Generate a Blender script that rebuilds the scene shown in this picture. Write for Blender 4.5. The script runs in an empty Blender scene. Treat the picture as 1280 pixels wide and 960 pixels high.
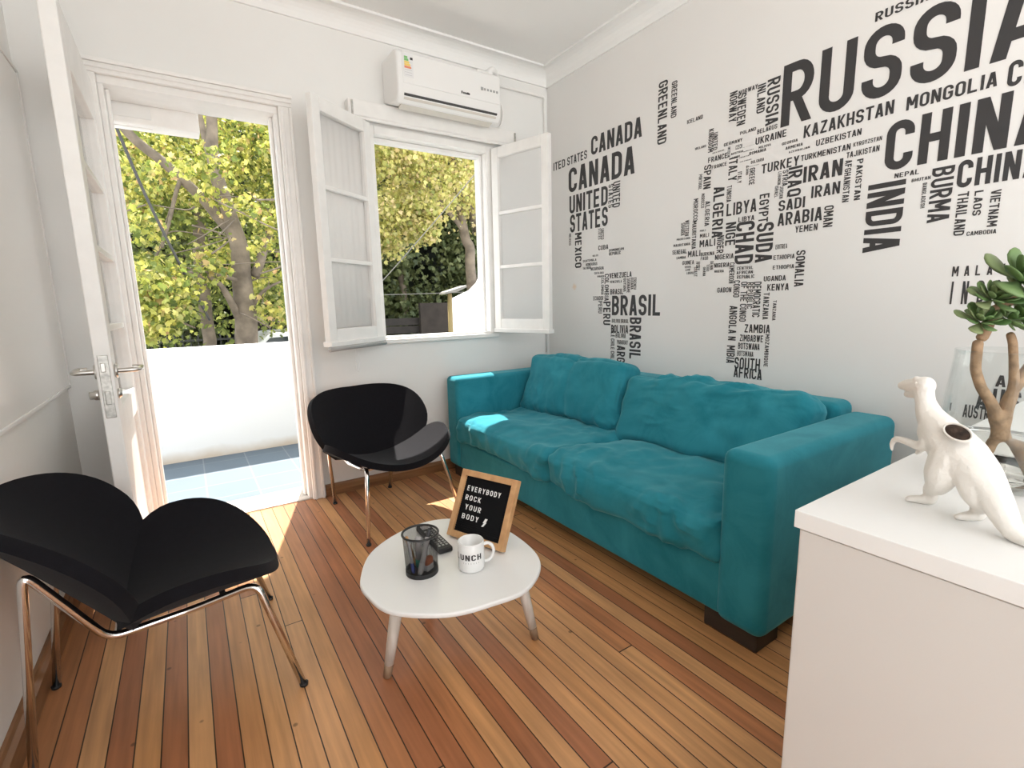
import bpy, bmesh, math, random
from math import sin, cos, pi, sqrt, radians
from mathutils import Vector, Matrix, noise

# ------------------------------------------------------------------ camera, light, exposure
scene = bpy.context.scene
COL = scene.collection
CAMH = 1.05
FPX = 610.985
YAW, PIT, ROL = 0.58288599, -0.16371464, -0.02131712
_f = Vector((sin(YAW) * cos(PIT), cos(YAW) * cos(PIT), sin(PIT)))
_r = _f.cross(Vector((0, 0, 1))).normalized()
_u = _r.cross(_f)
CR = cos(ROL) * _r + sin(ROL) * _u
CU = -sin(ROL) * _r + cos(ROL) * _u
CF = _f
cam_d = bpy.data.cameras.new('camera')
cam_d.sensor_width = 36.0
cam_d.lens = FPX / 1280 * 36.0
cam_d.clip_start = 0.02
cam = bpy.data.objects.new('camera', cam_d)
COL.objects.link(cam)
m = Matrix((CR, CU, -CF)).transposed().to_4x4()
m.translation = Vector((0, 0, CAMH))
cam.matrix_world = m
scene.camera = cam

world = bpy.data.worlds.new('sky')
scene.world = world
world.use_nodes = True
wnt = world.node_tree
bg = wnt.nodes['Background']
_g = wnt.nodes.new('ShaderNodeTexCoord'); _s = wnt.nodes.new('ShaderNodeSeparateXYZ'); _m = wnt.nodes.new('ShaderNodeMapRange'); _x = wnt.nodes.new('ShaderNodeMixRGB')
wnt.links.new(_g.outputs['Generated'], _s.inputs[0]); wnt.links.new(_s.outputs[2], _m.inputs[0])
_m.inputs[1].default_value = -0.12; _m.inputs[2].default_value = 0.06
_x.inputs[1].default_value = (1.42, 1.40, 1.36, 1)      # extra glow below the horizon, added to brighten the ceiling
_x.inputs[2].default_value = (0.93, 0.97, 1.0, 1)       # bright hazy sky
wnt.links.new(_m.outputs[0], _x.inputs[0]); wnt.links.new(_x.outputs[0], bg.inputs[0])
bg.inputs[1].default_value = 3.15

SUN_AZ = Vector((-0.224, -0.689, 0)).normalized()
SUN_EL = radians(62.5)
sd = bpy.data.lights.new('sun', 'SUN')
sd.energy = 15.0
sd.angle = radians(0.6)
sd.color = (1.0, 0.955, 0.88)
sun = bpy.data.objects.new('sun', sd)
COL.objects.link(sun)
sdir = Vector((SUN_AZ.x * cos(SUN_EL), SUN_AZ.y * cos(SUN_EL), -sin(SUN_EL)))
sun.rotation_euler = sdir.to_track_quat('-Z', 'Y').to_euler()
sun.location = (3, 8, 10)

vs = scene.view_settings
vs.view_transform = 'Standard'
vs.look = 'None'
vs.gamma = 1
vs.use_curve_mapping = False
vs.exposure = 0.0
scene.cycles.use_denoising = True
scene.cycles.max_bounces = 10
scene.cycles.diffuse_bounces = 6
scene.cycles.transparent_max_bounces = 16

# ------------------------------------------------------------------ pixel -> world helpers (for reading positions)
def ray(x, y):
    return CR * ((x - 640) / FPX) + CU * (-(y - 480) / FPX) + CF
CC = Vector((0, 0, CAMH))
def onx(x, y, X):
    d = ray(x, y); return CC + d * ((X - CC.x) / d.x)
def ony(x, y, Y):
    d = ray(x, y); return CC + d * ((Y - CC.y) / d.y)
def onz(x, y, Z=0.0):
    d = ray(x, y); return CC + d * ((Z - CC.z) / d.z)

XR, YB, XL, ZC = 2.155, 2.775, -0.45, 2.53

# ------------------------------------------------------------------ materials
def new_mat(name):
    mt = bpy.data.materials.new(name); mt.use_nodes = True
    nt = mt.node_tree
    return mt, nt, nt.nodes['Principled BSDF']

def simple(name, col, rough=0.5, metal=0.0, spec=0.5, noise_amt=0.0, nscale=20.0, bump=0.0, bscale=200.0, **kw):
    mt, nt, p = new_mat(name)
    p.inputs['Roughness'].default_value = rough
    p.inputs['Metallic'].default_value = metal
    p.inputs['Specular IOR Level'].default_value = spec
    p.inputs['Base Color'].default_value = (*col, 1)
    for k, v in kw.items():
        p.inputs[k.replace('_', ' ')].default_value = v
    tc = nt.nodes.new('ShaderNodeTexCoord')
    if noise_amt:
        n = nt.nodes.new('ShaderNodeTexNoise'); n.inputs['Scale'].default_value = nscale; n.inputs['Detail'].default_value = 5
        nt.links.new(tc.outputs['Object'], n.inputs['Vector'])
        r = nt.nodes.new('ShaderNodeValToRGB')
        r.color_ramp.elements[0].position = 0.3; r.color_ramp.elements[1].position = 0.7
        r.color_ramp.elements[0].color = (*[c * (1 - noise_amt) for c in col], 1)
        r.color_ramp.elements[1].color = (*[min(1, c * (1 + noise_amt)) for c in col], 1)
        nt.links.new(n.outputs['Fac'], r.inputs[0]); nt.links.new(r.outputs[0], p.inputs['Base Color'])
    if bump:
        n2 = nt.nodes.new('ShaderNodeTexNoise'); n2.inputs['Scale'].default_value = bscale; n2.inputs['Detail'].default_value = 3
        nt.links.new(tc.outputs['Object'], n2.inputs['Vector'])
        b = nt.nodes.new('ShaderNodeBump'); b.inputs['Strength'].default_value = bump; b.inputs['Distance'].default_value = 0.005
        nt.links.new(n2.outputs['Fac'], b.inputs['Height']); nt.links.new(b.outputs[0], p.inputs['Normal'])
    return mt

M_wall = simple('wall_paint', (0.80, 0.795, 0.775), 0.75, noise_amt=0.015, nscale=3, bump=0.08, bscale=40)
M_ceil = simple('ceiling_paint', (0.86, 0.855, 0.84), 0.8, noise_amt=0.01, nscale=4)
M_trim = simple('white_trim_paint', (0.84, 0.825, 0.80), 0.45, noise_amt=0.03, nscale=14, bump=0.1, bscale=60)
M_ext = simple('exterior_white_render', (0.72, 0.72, 0.71), 0.85, noise_amt=0.03, nscale=5, bump=0.2, bscale=50)
M_lacq = simple('white_lacquer', (0.80, 0.80, 0.79), 0.28)
M_cab = simple('white_melamine', (0.655, 0.635, 0.61), 0.4, bump=0.02, bscale=300)
M_plastic = simple('white_plastic', (0.84, 0.835, 0.82), 0.35)
M_greypl = simple('grey_plastic', (0.36, 0.36, 0.35), 0.5)
M_darkslot = simple('dark_slot', (0.05, 0.05, 0.05), 0.6)
M_black = simple('black_fabric', (0.0065, 0.006, 0.008), 0.95, spec=0.15, noise_amt=0.15, nscale=60, bump=0.25, bscale=700, Sheen_Weight=0.05)
M_chrome = simple('chrome', (0.82, 0.80, 0.78), 0.12, 1.0)
M_steel = simple('brushed_steel', (0.62, 0.60, 0.57), 0.3, 1.0)
M_lock = simple('worn_steel', (0.50, 0.49, 0.46), 0.42, 1.0, noise_amt=0.3, nscale=60)
M_ink = simple('charcoal_vinyl', (0.036, 0.034, 0.035), 0.55)
M_blackm = simple('black_metal', (0.012, 0.012, 0.013), 0.4)
M_rubber = simple('black_rubber', (0.014, 0.014, 0.015), 0.55)
M_letter = simple('white_letter_plastic', (0.85, 0.85, 0.84), 0.5)
M_felt = simple('black_felt', (0.010, 0.010, 0.011), 0.95, spec=0.1)
M_ceramic = simple('white_ceramic', (0.80, 0.80, 0.79), 0.15)
M_soil = simple('dark_soil', (0.045, 0.028, 0.02), 0.95, noise_amt=0.6, nscale=120, bump=0.8, bscale=160)
M_dino = simple('ivory_plaster', (0.76, 0.725, 0.675), 0.55, noise_amt=0.04, nscale=25, bump=0.25, bscale=140)
M_stem = simple('woody_stem', (0.30, 0.19, 0.11), 0.8, noise_amt=0.35, nscale=70, bump=0.4, bscale=120)
M_concrete = simple('worn_threshold_stone', (0.62, 0.56, 0.50), 0.8, noise_amt=0.3, nscale=16, bump=0.4, bscale=60)
M_asphalt = simple('street_asphalt', (0.24, 0.24, 0.24), 0.9, noise_amt=0.2, nscale=4)
M_bark = simple('pale_bark', (0.15, 0.12, 0.09), 0.9, noise_amt=0.4, nscale=6, bump=0.5, bscale=25)
M_cord = simple('cable_black', (0.05, 0.05, 0.05), 0.7)
M_cordw = simple('cable_pale', (0.12, 0.115, 0.10), 0.6)
M_carpaint = simple('white_car_paint', (0.80, 0.80, 0.80), 0.25)
M_carglass = simple('dark_car_glass', (0.03, 0.04, 0.045), 0.08)
M_polepaint = simple('mustard_pole_paint', (0.28, 0.21, 0.09), 0.6)
M_slat = simple('dark_timber', (0.018, 0.014, 0.012), 0.8, noise_amt=0.4, nscale=9)
M_brick = simple('brown_wall_paint', (0.03, 0.023, 0.019), 0.9, noise_amt=0.3, nscale=5)
M_iron = simple('dark_iron', (0.05, 0.05, 0.045), 0.6)
M_board = simple('whiteboard_enamel', (0.90, 0.885, 0.86), 0.12)
M_backed = simple('grey_board_edge', (0.80, 0.79, 0.77), 0.5)
M_lightning = M_letter

def wood(name, c1, c2, scale=(30, 30, 2), rough=0.5):
    mt, nt, p = new_mat(name)
    tc = nt.nodes.new('ShaderNodeTexCoord'); mp = nt.nodes.new('ShaderNodeMapping')
    mp.inputs['Scale'].default_value = scale
    n = nt.nodes.new('ShaderNodeTexNoise'); n.inputs['Scale'].default_value = 1.5; n.inputs['Detail'].default_value = 6
    r = nt.nodes.new('ShaderNodeValToRGB')
    r.color_ramp.elements[0].position = 0.35; r.color_ramp.elements[1].position = 0.65
    r.color_ramp.elements[0].color = (*c1, 1); r.color_ramp.elements[1].color = (*c2, 1)
    nt.links.new(tc.outputs['Object'], mp.inputs[0]); nt.links.new(mp.outputs[0], n.inputs['Vector'])
    nt.links.new(n.outputs['Fac'], r.inputs[0]); nt.links.new(r.outputs[0], p.inputs['Base Color'])
    p.inputs['Roughness'].default_value = rough
    return mt
M_frame = wood('oak_frame', (0.50, 0.27, 0.12), (0.62, 0.36, 0.17), (20, 20, 20), 0.5)
M_base = wood('varnished_base', (0.20, 0.09, 0.035), (0.33, 0.16, 0.07), (2, 2, 30), 0.4)
M_plinth = wood('dark_plinth', (0.022, 0.014, 0.010), (0.042, 0.027, 0.019), (4, 4, 20), 0.6)
M_leg = wood('whitewashed_leg', (0.62, 0.58, 0.52), (0.76, 0.73, 0.68), (40, 40, 6), 0.6)
M_tip = wood('bare_wood_tip', (0.24, 0.15, 0.09), (0.36, 0.24, 0.15), (40, 40, 6), 0.7)

def floor_mat():
    mt, nt, p = new_mat('plank_floor')
    N = nt.nodes.new; L = nt.links.new
    geo = N('ShaderNodeNewGeometry'); sep = N('ShaderNodeSeparateXYZ'); L(geo.outputs['Position'], sep.inputs[0])
    def math_(op, a, b=None):
        n = N('ShaderNodeMath'); n.operation = op
        for i, v in enumerate((a, b)):
            if v is None: continue
            if isinstance(v, (int, float)): n.inputs[i].default_value = v
            else: L(v, n.inputs[i])
        return n.outputs[0]
    PW = 0.0546
    u = math_('DIVIDE', math_('ADD', sep.outputs[0], 0.3775), PW)
    idx = math_('FLOOR', u); fr = math_('FRACT', u)
    wn = N('ShaderNodeTexWhiteNoise'); wn.noise_dimensions = '1D'; L(idx, wn.inputs['W'])
    off = math_('MULTIPLY', wn.outputs['Value'], 7.0)
    v = math_('DIVIDE', math_('ADD', sep.outputs[1], off), 6.5)
    vi = math_('FLOOR', v); vf = math_('FRACT', v)
    wn2 = N('ShaderNodeTexWhiteNoise'); wn2.noise_dimensions = '2D'
    cmb = N('ShaderNodeCombineXYZ'); L(idx, cmb.inputs[0]); L(vi, cmb.inputs[1]); L(cmb.outputs[0], wn2.inputs['Vector'])
    ramp = N('ShaderNodeValToRGB'); cr = ramp.color_ramp; cr.interpolation = 'CONSTANT'
    cols = [(0.52, 0.245, 0.100), (0.44, 0.180, 0.078), (0.58, 0.300, 0.130), (0.48, 0.210, 0.088), (0.385, 0.150, 0.066), (0.55, 0.270, 0.108), (0.46, 0.195, 0.082), (0.60, 0.315, 0.140)]
    while len(cr.elements) < len(cols): cr.elements.new(0.5)
    for i, c in enumerate(cols):
        cr.elements[i].position = i / len(cols); cr.elements[i].color = (*c, 1)
    L(wn2.outputs['Value'], ramp.inputs[0])
    # grain stretched along the boards
    gv = N('ShaderNodeCombineXYZ')
    L(math_('MULTIPLY', sep.outputs[0], 60.0), gv.inputs[0]); L(math_('ADD', math_('MULTIPLY', sep.outputs[1], 3.0), math_('MULTIPLY', idx, 3.7)), gv.inputs[1])
    gn = N('ShaderNodeTexNoise'); gn.inputs['Scale'].default_value = 1.0; gn.inputs['Detail'].default_value = 6; L(gv.outputs[0], gn.inputs['Vector'])
    g = N('ShaderNodeMapRange'); g.inputs[1].default_value = 0.3; g.inputs[2].default_value = 0.7; g.inputs[3].default_value = 0.80; g.inputs[4].default_value = 1.16
    L(gn.outputs['Fac'], g.inputs[0])
    bn = N('ShaderNodeTexNoise'); bn.inputs['Scale'].default_value = 2.2; bn.inputs['Detail'].default_value = 4; L(geo.outputs['Position'], bn.inputs['Vector'])
    b = N('ShaderNodeMapRange'); b.inputs[1].default_value = 0.35; b.inputs[2].default_value = 0.65; b.inputs[3].default_value = 0.88; b.inputs[4].default_value = 1.1
    L(bn.outputs['Fac'], b.inputs[0])
    # nail spots and stains
    sn = N('ShaderNodeTexVoronoi'); sn.inputs['Scale'].default_value = 9.0; L(geo.outputs['Position'], sn.inputs['Vector'])
    spot = N('ShaderNodeMapRange'); spot.inputs[1].default_value = 0.04; spot.inputs[2].default_value = 0.07; spot.inputs[3].default_value = 0.45; spot.inputs[4].default_value = 1.0
    L(sn.outputs['Distance'], spot.inputs[0])
    tint = math_('MULTIPLY', math_('MULTIPLY', g.outputs[0], b.outputs[0]), spot.outputs[0])
    mul = N('ShaderNodeMixRGB'); mul.blend_type = 'MULTIPLY'; mul.inputs[0].default_value = 1.0
    L(ramp.outputs[0], mul.inputs[1]); L(tint, mul.inputs[2])
    # gaps between the boards
    e = math_('MINIMUM', fr, math_('SUBTRACT', 1.0, fr))
    gap = math_('LESS_THAN', e, 0.028)
    ve = math_('MINIMUM', vf, math_('SUBTRACT', 1.0, vf))
    gap2 = math_('LESS_THAN', ve, 0.0003)
    gp = math_('MAXIMUM', gap, gap2)
    mix = N('ShaderNodeMixRGB'); L(gp, mix.inputs[0]); L(mul.outputs[0], mix.inputs[1]); mix.inputs[2].default_value = (0.035, 0.016, 0.008, 1)
    L(mix.outputs[0], p.inputs['Base Color'])
    bmp = N('ShaderNodeBump'); bmp.inputs['Strength'].default_value = 0.35; bmp.inputs['Distance'].default_value = 0.003
    hh = math_('SUBTRACT', math_('MULTIPLY', gn.outputs['Fac'], 0.15), gp)
    L(hh, bmp.inputs['Height']); L(bmp.outputs[0], p.inputs['Normal'])
    p.inputs['Roughness'].default_value = 0.40
    p.inputs['Specular IOR Level'].default_value = 0.4
    return mt
M_floor = floor_mat()

def tile_mat():
    mt, nt, p = new_mat('blue_balcony_tile')
    N = nt.nodes.new; L = nt.links.new
    tc = N('ShaderNodeNewGeometry')
    br = N('ShaderNodeTexBrick'); br.offset = 0.0
    br.inputs['Scale'].default_value = 1.0; br.inputs['Brick Width'].default_value = 0.26; br.inputs['Row Height'].default_value = 0.26
    br.inputs['Mortar Size'].default_value = 0.004
    br.inputs['Color1'].default_value = (0.075, 0.105, 0.135, 1); br.inputs['Color2'].default_value = (0.085, 0.118, 0.150, 1); br.inputs['Mortar'].default_value = (0.15, 0.17, 0.19, 1)
    L(tc.outputs['Position'], br.inputs['Vector']); L(br.outputs[0], p.inputs['Base Color'])
    p.inputs['Roughness'].default_value = 0.55
    return mt
M_tile = tile_mat()

def velvet_mat(name='teal_velvet', base=(0.021, 0.222, 0.282)):
    mt, nt, p = new_mat(name)
    N = nt.nodes.new; L = nt.links.new
    tc = N('ShaderNodeNewGeometry')
    n = N('ShaderNodeTexNoise'); n.inputs['Scale'].default_value = 5.5; n.inputs['Detail'].default_value = 6; n.inputs['Roughness'].default_value = 0.62; n.inputs['Distortion'].default_value = 0.9
    L(tc.outputs['Position'], n.inputs['Vector'])
    r = N('ShaderNodeValToRGB'); r.color_ramp.elements[0].position = 0.34; r.color_ramp.elements[1].position = 0.66
    r.color_ramp.elements[0].color = (base[0] * 0.7, base[1] * 0.80, base[2] * 0.81, 1)
    r.color_ramp.elements[1].color = (base[0] * 1.5, base[1] * 1.10, base[2] * 1.09, 1)
    L(n.outputs['Fac'], r.inputs[0]); L(r.outputs[0], p.inputs['Base Color'])
    p.inputs['Roughness'].default_value = 0.85
    p.inputs['Specular IOR Level'].default_value = 0.15
    p.inputs['Sheen Weight'].default_value = 0.35
    p.inputs['Sheen Roughness'].default_value = 0.4
    p.inputs['Sheen Tint'].default_value = (0.45, 0.85, 0.9, 1)
    n2 = N('ShaderNodeTexNoise'); n2.inputs['Scale'].default_value = 350; L(tc.outputs['Position'], n2.inputs['Vector'])
    b = N('ShaderNodeBump'); b.inputs['Strength'].default_value = 0.15; b.inputs['Distance'].default_value = 0.003
    L(n2.outputs['Fac'], b.inputs['Height']); L(b.outputs[0], p.inputs['Normal'])
    return mt
M_velvet = velvet_mat()

def glass_mat(name, rough=0.0, ior=1.45, tint=(1, 1, 1)):
    mt, nt, p = new_mat(name)
    p.inputs['Transmission Weight'].default_value = 1.0
    p.inputs['Roughness'].default_value = rough
    p.inputs['IOR'].default_value = ior
    p.inputs['Base Color'].default_value = (*tint, 1)
    return mt
def thin_glass(name, tint=(.965, .975, .972)):
    mt, nt, p = new_mat(name)
    N = nt.nodes.new; L = nt.links.new
    tr = N('ShaderNodeBsdfTransparent'); tr.inputs[0].default_value = (*tint, 1)
    gl = N('ShaderNodeBsdfGlossy'); gl.inputs['Roughness'].default_value = .02
    lw = N('ShaderNodeLayerWeight'); lw.inputs[0].default_value = .2
    mn = N('ShaderNodeMath'); mn.operation = 'MINIMUM'; mn.inputs[1].default_value = .22; L(lw.outputs['Fresnel'], mn.inputs[0])
    mx = N('ShaderNodeMixShader'); L(mn.outputs[0], mx.inputs[0]); L(tr.outputs[0], mx.inputs[1]); L(gl.outputs[0], mx.inputs[2])
    L(mx.outputs[0], nt.nodes['Material Output'].inputs[0])
    return mt
M_vase = thin_glass('vase_glass')
M_water = glass_mat('vase_water', 0.0, 1.33, (0.98, 0.97, 0.94))

def pane_mat(name, alpha=0.25, col=(0.9, 0.9, 0.88), rough=0.02):
    mt, nt, p = new_mat(name)
    N = nt.nodes.new; L = nt.links.new
    tr = N('ShaderNodeBsdfTransparent'); mx = N('ShaderNodeMixShader'); mx.inputs[0].default_value = alpha
    p.inputs['Base Color'].default_value = (*col, 1); p.inputs['Roughness'].default_value = rough
    L(tr.outputs[0], mx.inputs[1]); L(p.outputs[0], mx.inputs[2])
    L(mx.outputs[0], nt.nodes['Material Output'].inputs[0])
    return mt
M_pane = pane_mat('window_glass', 0.10, (.9, .9, .9), .01)
M_sheer = pane_mat('sheer_fabric', 0.85, (0.90, 0.88, 0.85), 0.9)

def leaf_mat(name, cols, trans=0.5):
    mt, nt, p = new_mat(name)
    N = nt.nodes.new; L = nt.links.new
    geo = N('ShaderNodeNewGeometry'); r = N('ShaderNodeValToRGB'); cr = r.color_ramp
    while len(cr.elements) < len(cols): cr.elements.new(0.5)
    for i, c in enumerate(cols):
        cr.elements[i].position = i / (len(cols) - 1); cr.elements[i].color = (*c, 1)
    L(geo.outputs['Random Per Island'], r.inputs[0])
    L(r.outputs[0], p.inputs['Base Color']); p.inputs['Roughness'].default_value = 0.55
    tl = N('ShaderNodeBsdfTranslucent'); L(r.outputs[0], tl.inputs[0])
    mx = N('ShaderNodeMixShader'); mx.inputs[0].default_value = trans
    L(p.outputs[0], mx.inputs[1]); L(tl.outputs[0], mx.inputs[2]); L(mx.outputs[0], nt.nodes['Material Output'].inputs[0])
    return mt
M_leafY = leaf_mat('plane_tree_leaf', [(0.09, 0.13, 0.025), (0.17, 0.22, 0.045), (0.44, 0.45, 0.08), (0.70, 0.64, 0.16), (0.22, 0.28, 0.06), (0.74, 0.66, 0.24), (0.12, 0.17, 0.035), (0.55, 0.52, 0.12), (0.19, 0.25, 0.05), (0.60, 0.38, 0.18)])
M_leafG = leaf_mat('evergreen_leaf', [(0.045, 0.065, 0.025), (0.11, 0.135, 0.05), (0.19, 0.21, 0.085), (0.07, 0.10, 0.04)], 0.3)
M_leafP = leaf_mat('pale_leaf', [(0.38, 0.38, 0.10), (0.66, 0.58, 0.22), (0.34, 0.36, 0.09), (0.70, 0.55, 0.30), (0.20, 0.24, 0.06), (0.60, 0.58, 0.20)])
M_leafM = leaf_mat('mid_green_leaf', [(0.08, 0.11, 0.025), (0.18, 0.22, 0.05), (0.30, 0.32, 0.08), (0.12, 0.16, 0.04)])  # mid-green leaves of the slim tree behind
M_succ = leaf_mat('succulent_leaf', [(0.075, 0.15, 0.04), (0.13, 0.22, 0.07), (0.20, 0.29, 0.12), (0.10, 0.18, 0.05), (0.27, 0.31, 0.15)], 0.15)

# ------------------------------------------------------------------ mesh helpers
class MB:
    def __init__(s): s.v = []; s.f = []
    def add(s, vs_, fs):
        o = len(s.v); s.v += [tuple(x) for x in vs_]; s.f += [tuple(i + o for i in f) for f in fs]; return s
    def box(s, a, b):
        x0, y0, z0 = a; x1, y1, z1 = b
        return s.add([(x0, y0, z0), (x1, y0, z0), (x1, y1, z0), (x0, y1, z0), (x0, y0, z1), (x1, y0, z1), (x1, y1, z1), (x0, y1, z1)],
                     [(3, 2, 1, 0), (4, 5, 6, 7), (0, 1, 5, 4), (1, 2, 6, 5), (2, 3, 7, 6), (3, 0, 4, 7)])
    def prism(s, poly, axis, c0, c1):
        """poly: 2D points in the other two axes; axis 0 -> (y,z), 1 -> (x,z), 2 -> (x,y)"""
        def mk(p, c):
            return (c, p[0], p[1]) if axis == 0 else (p[0], c, p[1]) if axis == 1 else (p[0], p[1], c)
        n = len(poly)
        s.add([mk(p, c0) for p in poly] + [mk(p, c1) for p in poly],
              [tuple(range(n - 1, -1, -1)), tuple(range(n, 2 * n))] + [(i, (i + 1) % n, n + (i + 1) % n, n + i) for i in range(n)])
        return s
    def tube(s, pts, rad, seg=12, cap=True, closed=False):
        pts = [Vector(p) for p in pts]; n = len(pts)
        rs = rad if isinstance(rad, (list, tuple)) else [rad] * n
        prev = None; rings = []
        for i, p in enumerate(pts):
            if closed: t = pts[(i + 1) % n] - pts[i - 1]
            else: t = pts[min(i + 1, n - 1)] - pts[max(i - 1, 0)]
            t.normalize()
            if prev is None:
                a = Vector((0, 0, 1)) if abs(t.z) < 0.9 else Vector((1, 0, 0))
                nn = t.cross(a).normalized()
            else:
                nn = (prev - t * prev.dot(t)).normalized()
            prev = nn; bb = t.cross(nn)
            rings.append([p + (nn * cos(2 * pi * k / seg) + bb * sin(2 * pi * k / seg)) * rs[i] for k in range(seg)])
        vs_ = [v for r in rings for v in r]; fs = []
        for i in range(n if closed else n - 1):
            j = (i + 1) % n
            for k in range(seg):
                fs.append((i * seg + k, i * seg + (k + 1) % seg, j * seg + (k + 1) % seg, j * seg + k))
        if cap and not closed:
            fs.append(tuple(range(seg - 1, -1, -1))); fs.append(tuple((n - 1) * seg + k for k in range(seg)))
        return s.add(vs_, fs)
    def lathe(s, prof, c, seg=32):
        """prof [(r,z)...] bottom to top or any path; closed surfaces by r=0 ends"""
        vs_ = []; fs = []
        for r, z in prof:
            for k in range(seg):
                a = 2 * pi * k / seg
                vs_.append((c[0] + r * cos(a), c[1] + r * sin(a), c[2] + z))
        for i in range(len(prof) - 1):
            for k in range(seg):
                fs.append((i * seg + k, i * seg + (k + 1) % seg, (i + 1) * seg + (k + 1) % seg, (i + 1) * seg + k))
        return s.add(vs_, fs)

def obj(name, mb, mat, parent=None, smooth=False, bevel=0.0, bseg=2, sub=0, org=None, merge=False, label=None, kind=None, solid=0.0, soff=-1.0):
    me = bpy.data.meshes.new(name)
    o3 = Vector(org) if org is not None else (Vector(parent['_org']) if parent is not None and '_org' in parent.keys() else Vector((0, 0, 0)))
    me.from_pydata([tuple(Vector(v) - o3) for v in mb.v], [], mb.f)
    if merge:
        b = bmesh.new(); b.from_mesh(me); bmesh.ops.remove_doubles(b, verts=b.verts, dist=1e-5)
        bmesh.ops.recalc_face_normals(b, faces=b.faces); b.to_mesh(me); b.free()
    me.materials.append(mat)
    if smooth: me.polygons.foreach_set('use_smooth', [True] * len(me.polygons))
    me.update()
    o = bpy.data.objects.new(name, me); COL.objects.link(o)
    if parent is not None: o.parent = parent; o['_org'] = tuple(o3)
    elif org is not None: o.location = o3; o['_org'] = tuple(o3)
    if solid:
        md = o.modifiers.new('solid', 'SOLIDIFY'); md.thickness = solid; md.offset = soff
    if bevel:
        md = o.modifiers.new('bevel', 'BEVEL'); md.width = bevel; md.segments = bseg; md.limit_method = 'ANGLE'; md.angle_limit = radians(35)
    if sub:
        md = o.modifiers.new('sub', 'SUBSURF'); md.levels = sub; md.render_levels = sub
    if smooth and bevel:
        md = o.modifiers.new('wn', 'WEIGHTED_NORMAL'); md.keep_sharp = True
    if label: o['label'] = label
    if kind: o['kind'] = kind
    return o

def thing(name, label, cat, loc, rotz=0.0, group=None, kind=None):
    o = bpy.data.objects.new(name, None); COL.objects.link(o)
    o.empty_display_size = 0.1
    o.location = loc; o.rotation_euler = (0, 0, rotz)
    if label: o['label'] = label
    if cat: o['category'] = cat
    if group: o['group'] = group
    if kind: o['kind'] = kind
    o['_org'] = tuple(loc) if rotz == 0.0 else (0.0, 0.0, 0.0)
    return o
def tag(o, label, cat, group=None, kind=None):
    if label: o['label'] = label
    if cat: o['category'] = cat
    if group: o['group'] = group
    if kind: o['kind'] = kind
    return o
def copy_tree(o, parent=None):
    c = o.copy(); COL.objects.link(c)
    if parent is not None: c.parent = parent
    for ch in list(o.children): copy_tree(ch, c)
    return c
def struct(name, mb, mat, **kw):
    o = obj(name, mb, mat, **kw); o['kind'] = 'structure'; return o

def spline(pts, n=8, closed=False):
    P = [Vector(p) for p in pts]; N = len(P); out = []
    rng = range(N) if closed else range(N - 1)
    for i in rng:
        if closed: p0, p1, p2, p3 = P[i - 1], P[i], P[(i + 1) % N], P[(i + 2) % N]
        else: p0, p1, p2, p3 = P[max(i - 1, 0)], P[i], P[i + 1], P[min(i + 2, N - 1)]
        for k in range(n):
            t = k / n
            out.append(0.5 * ((2 * p1) + (p2 - p0) * t + (2 * p0 - 5 * p1 + 4 * p2 - p3) * t * t + (3 * p1 - p0 - 3 * p2 + p3) * t ** 3))
    if not closed: out.append(P[-1].copy())
    return out
def lerp_list(vals, n):
    out = []
    for i in range(len(vals) - 1):
        for k in range(n): out.append(vals[i] + (vals[i + 1] - vals[i]) * k / n)
    out.append(vals[-1]); return out

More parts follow.
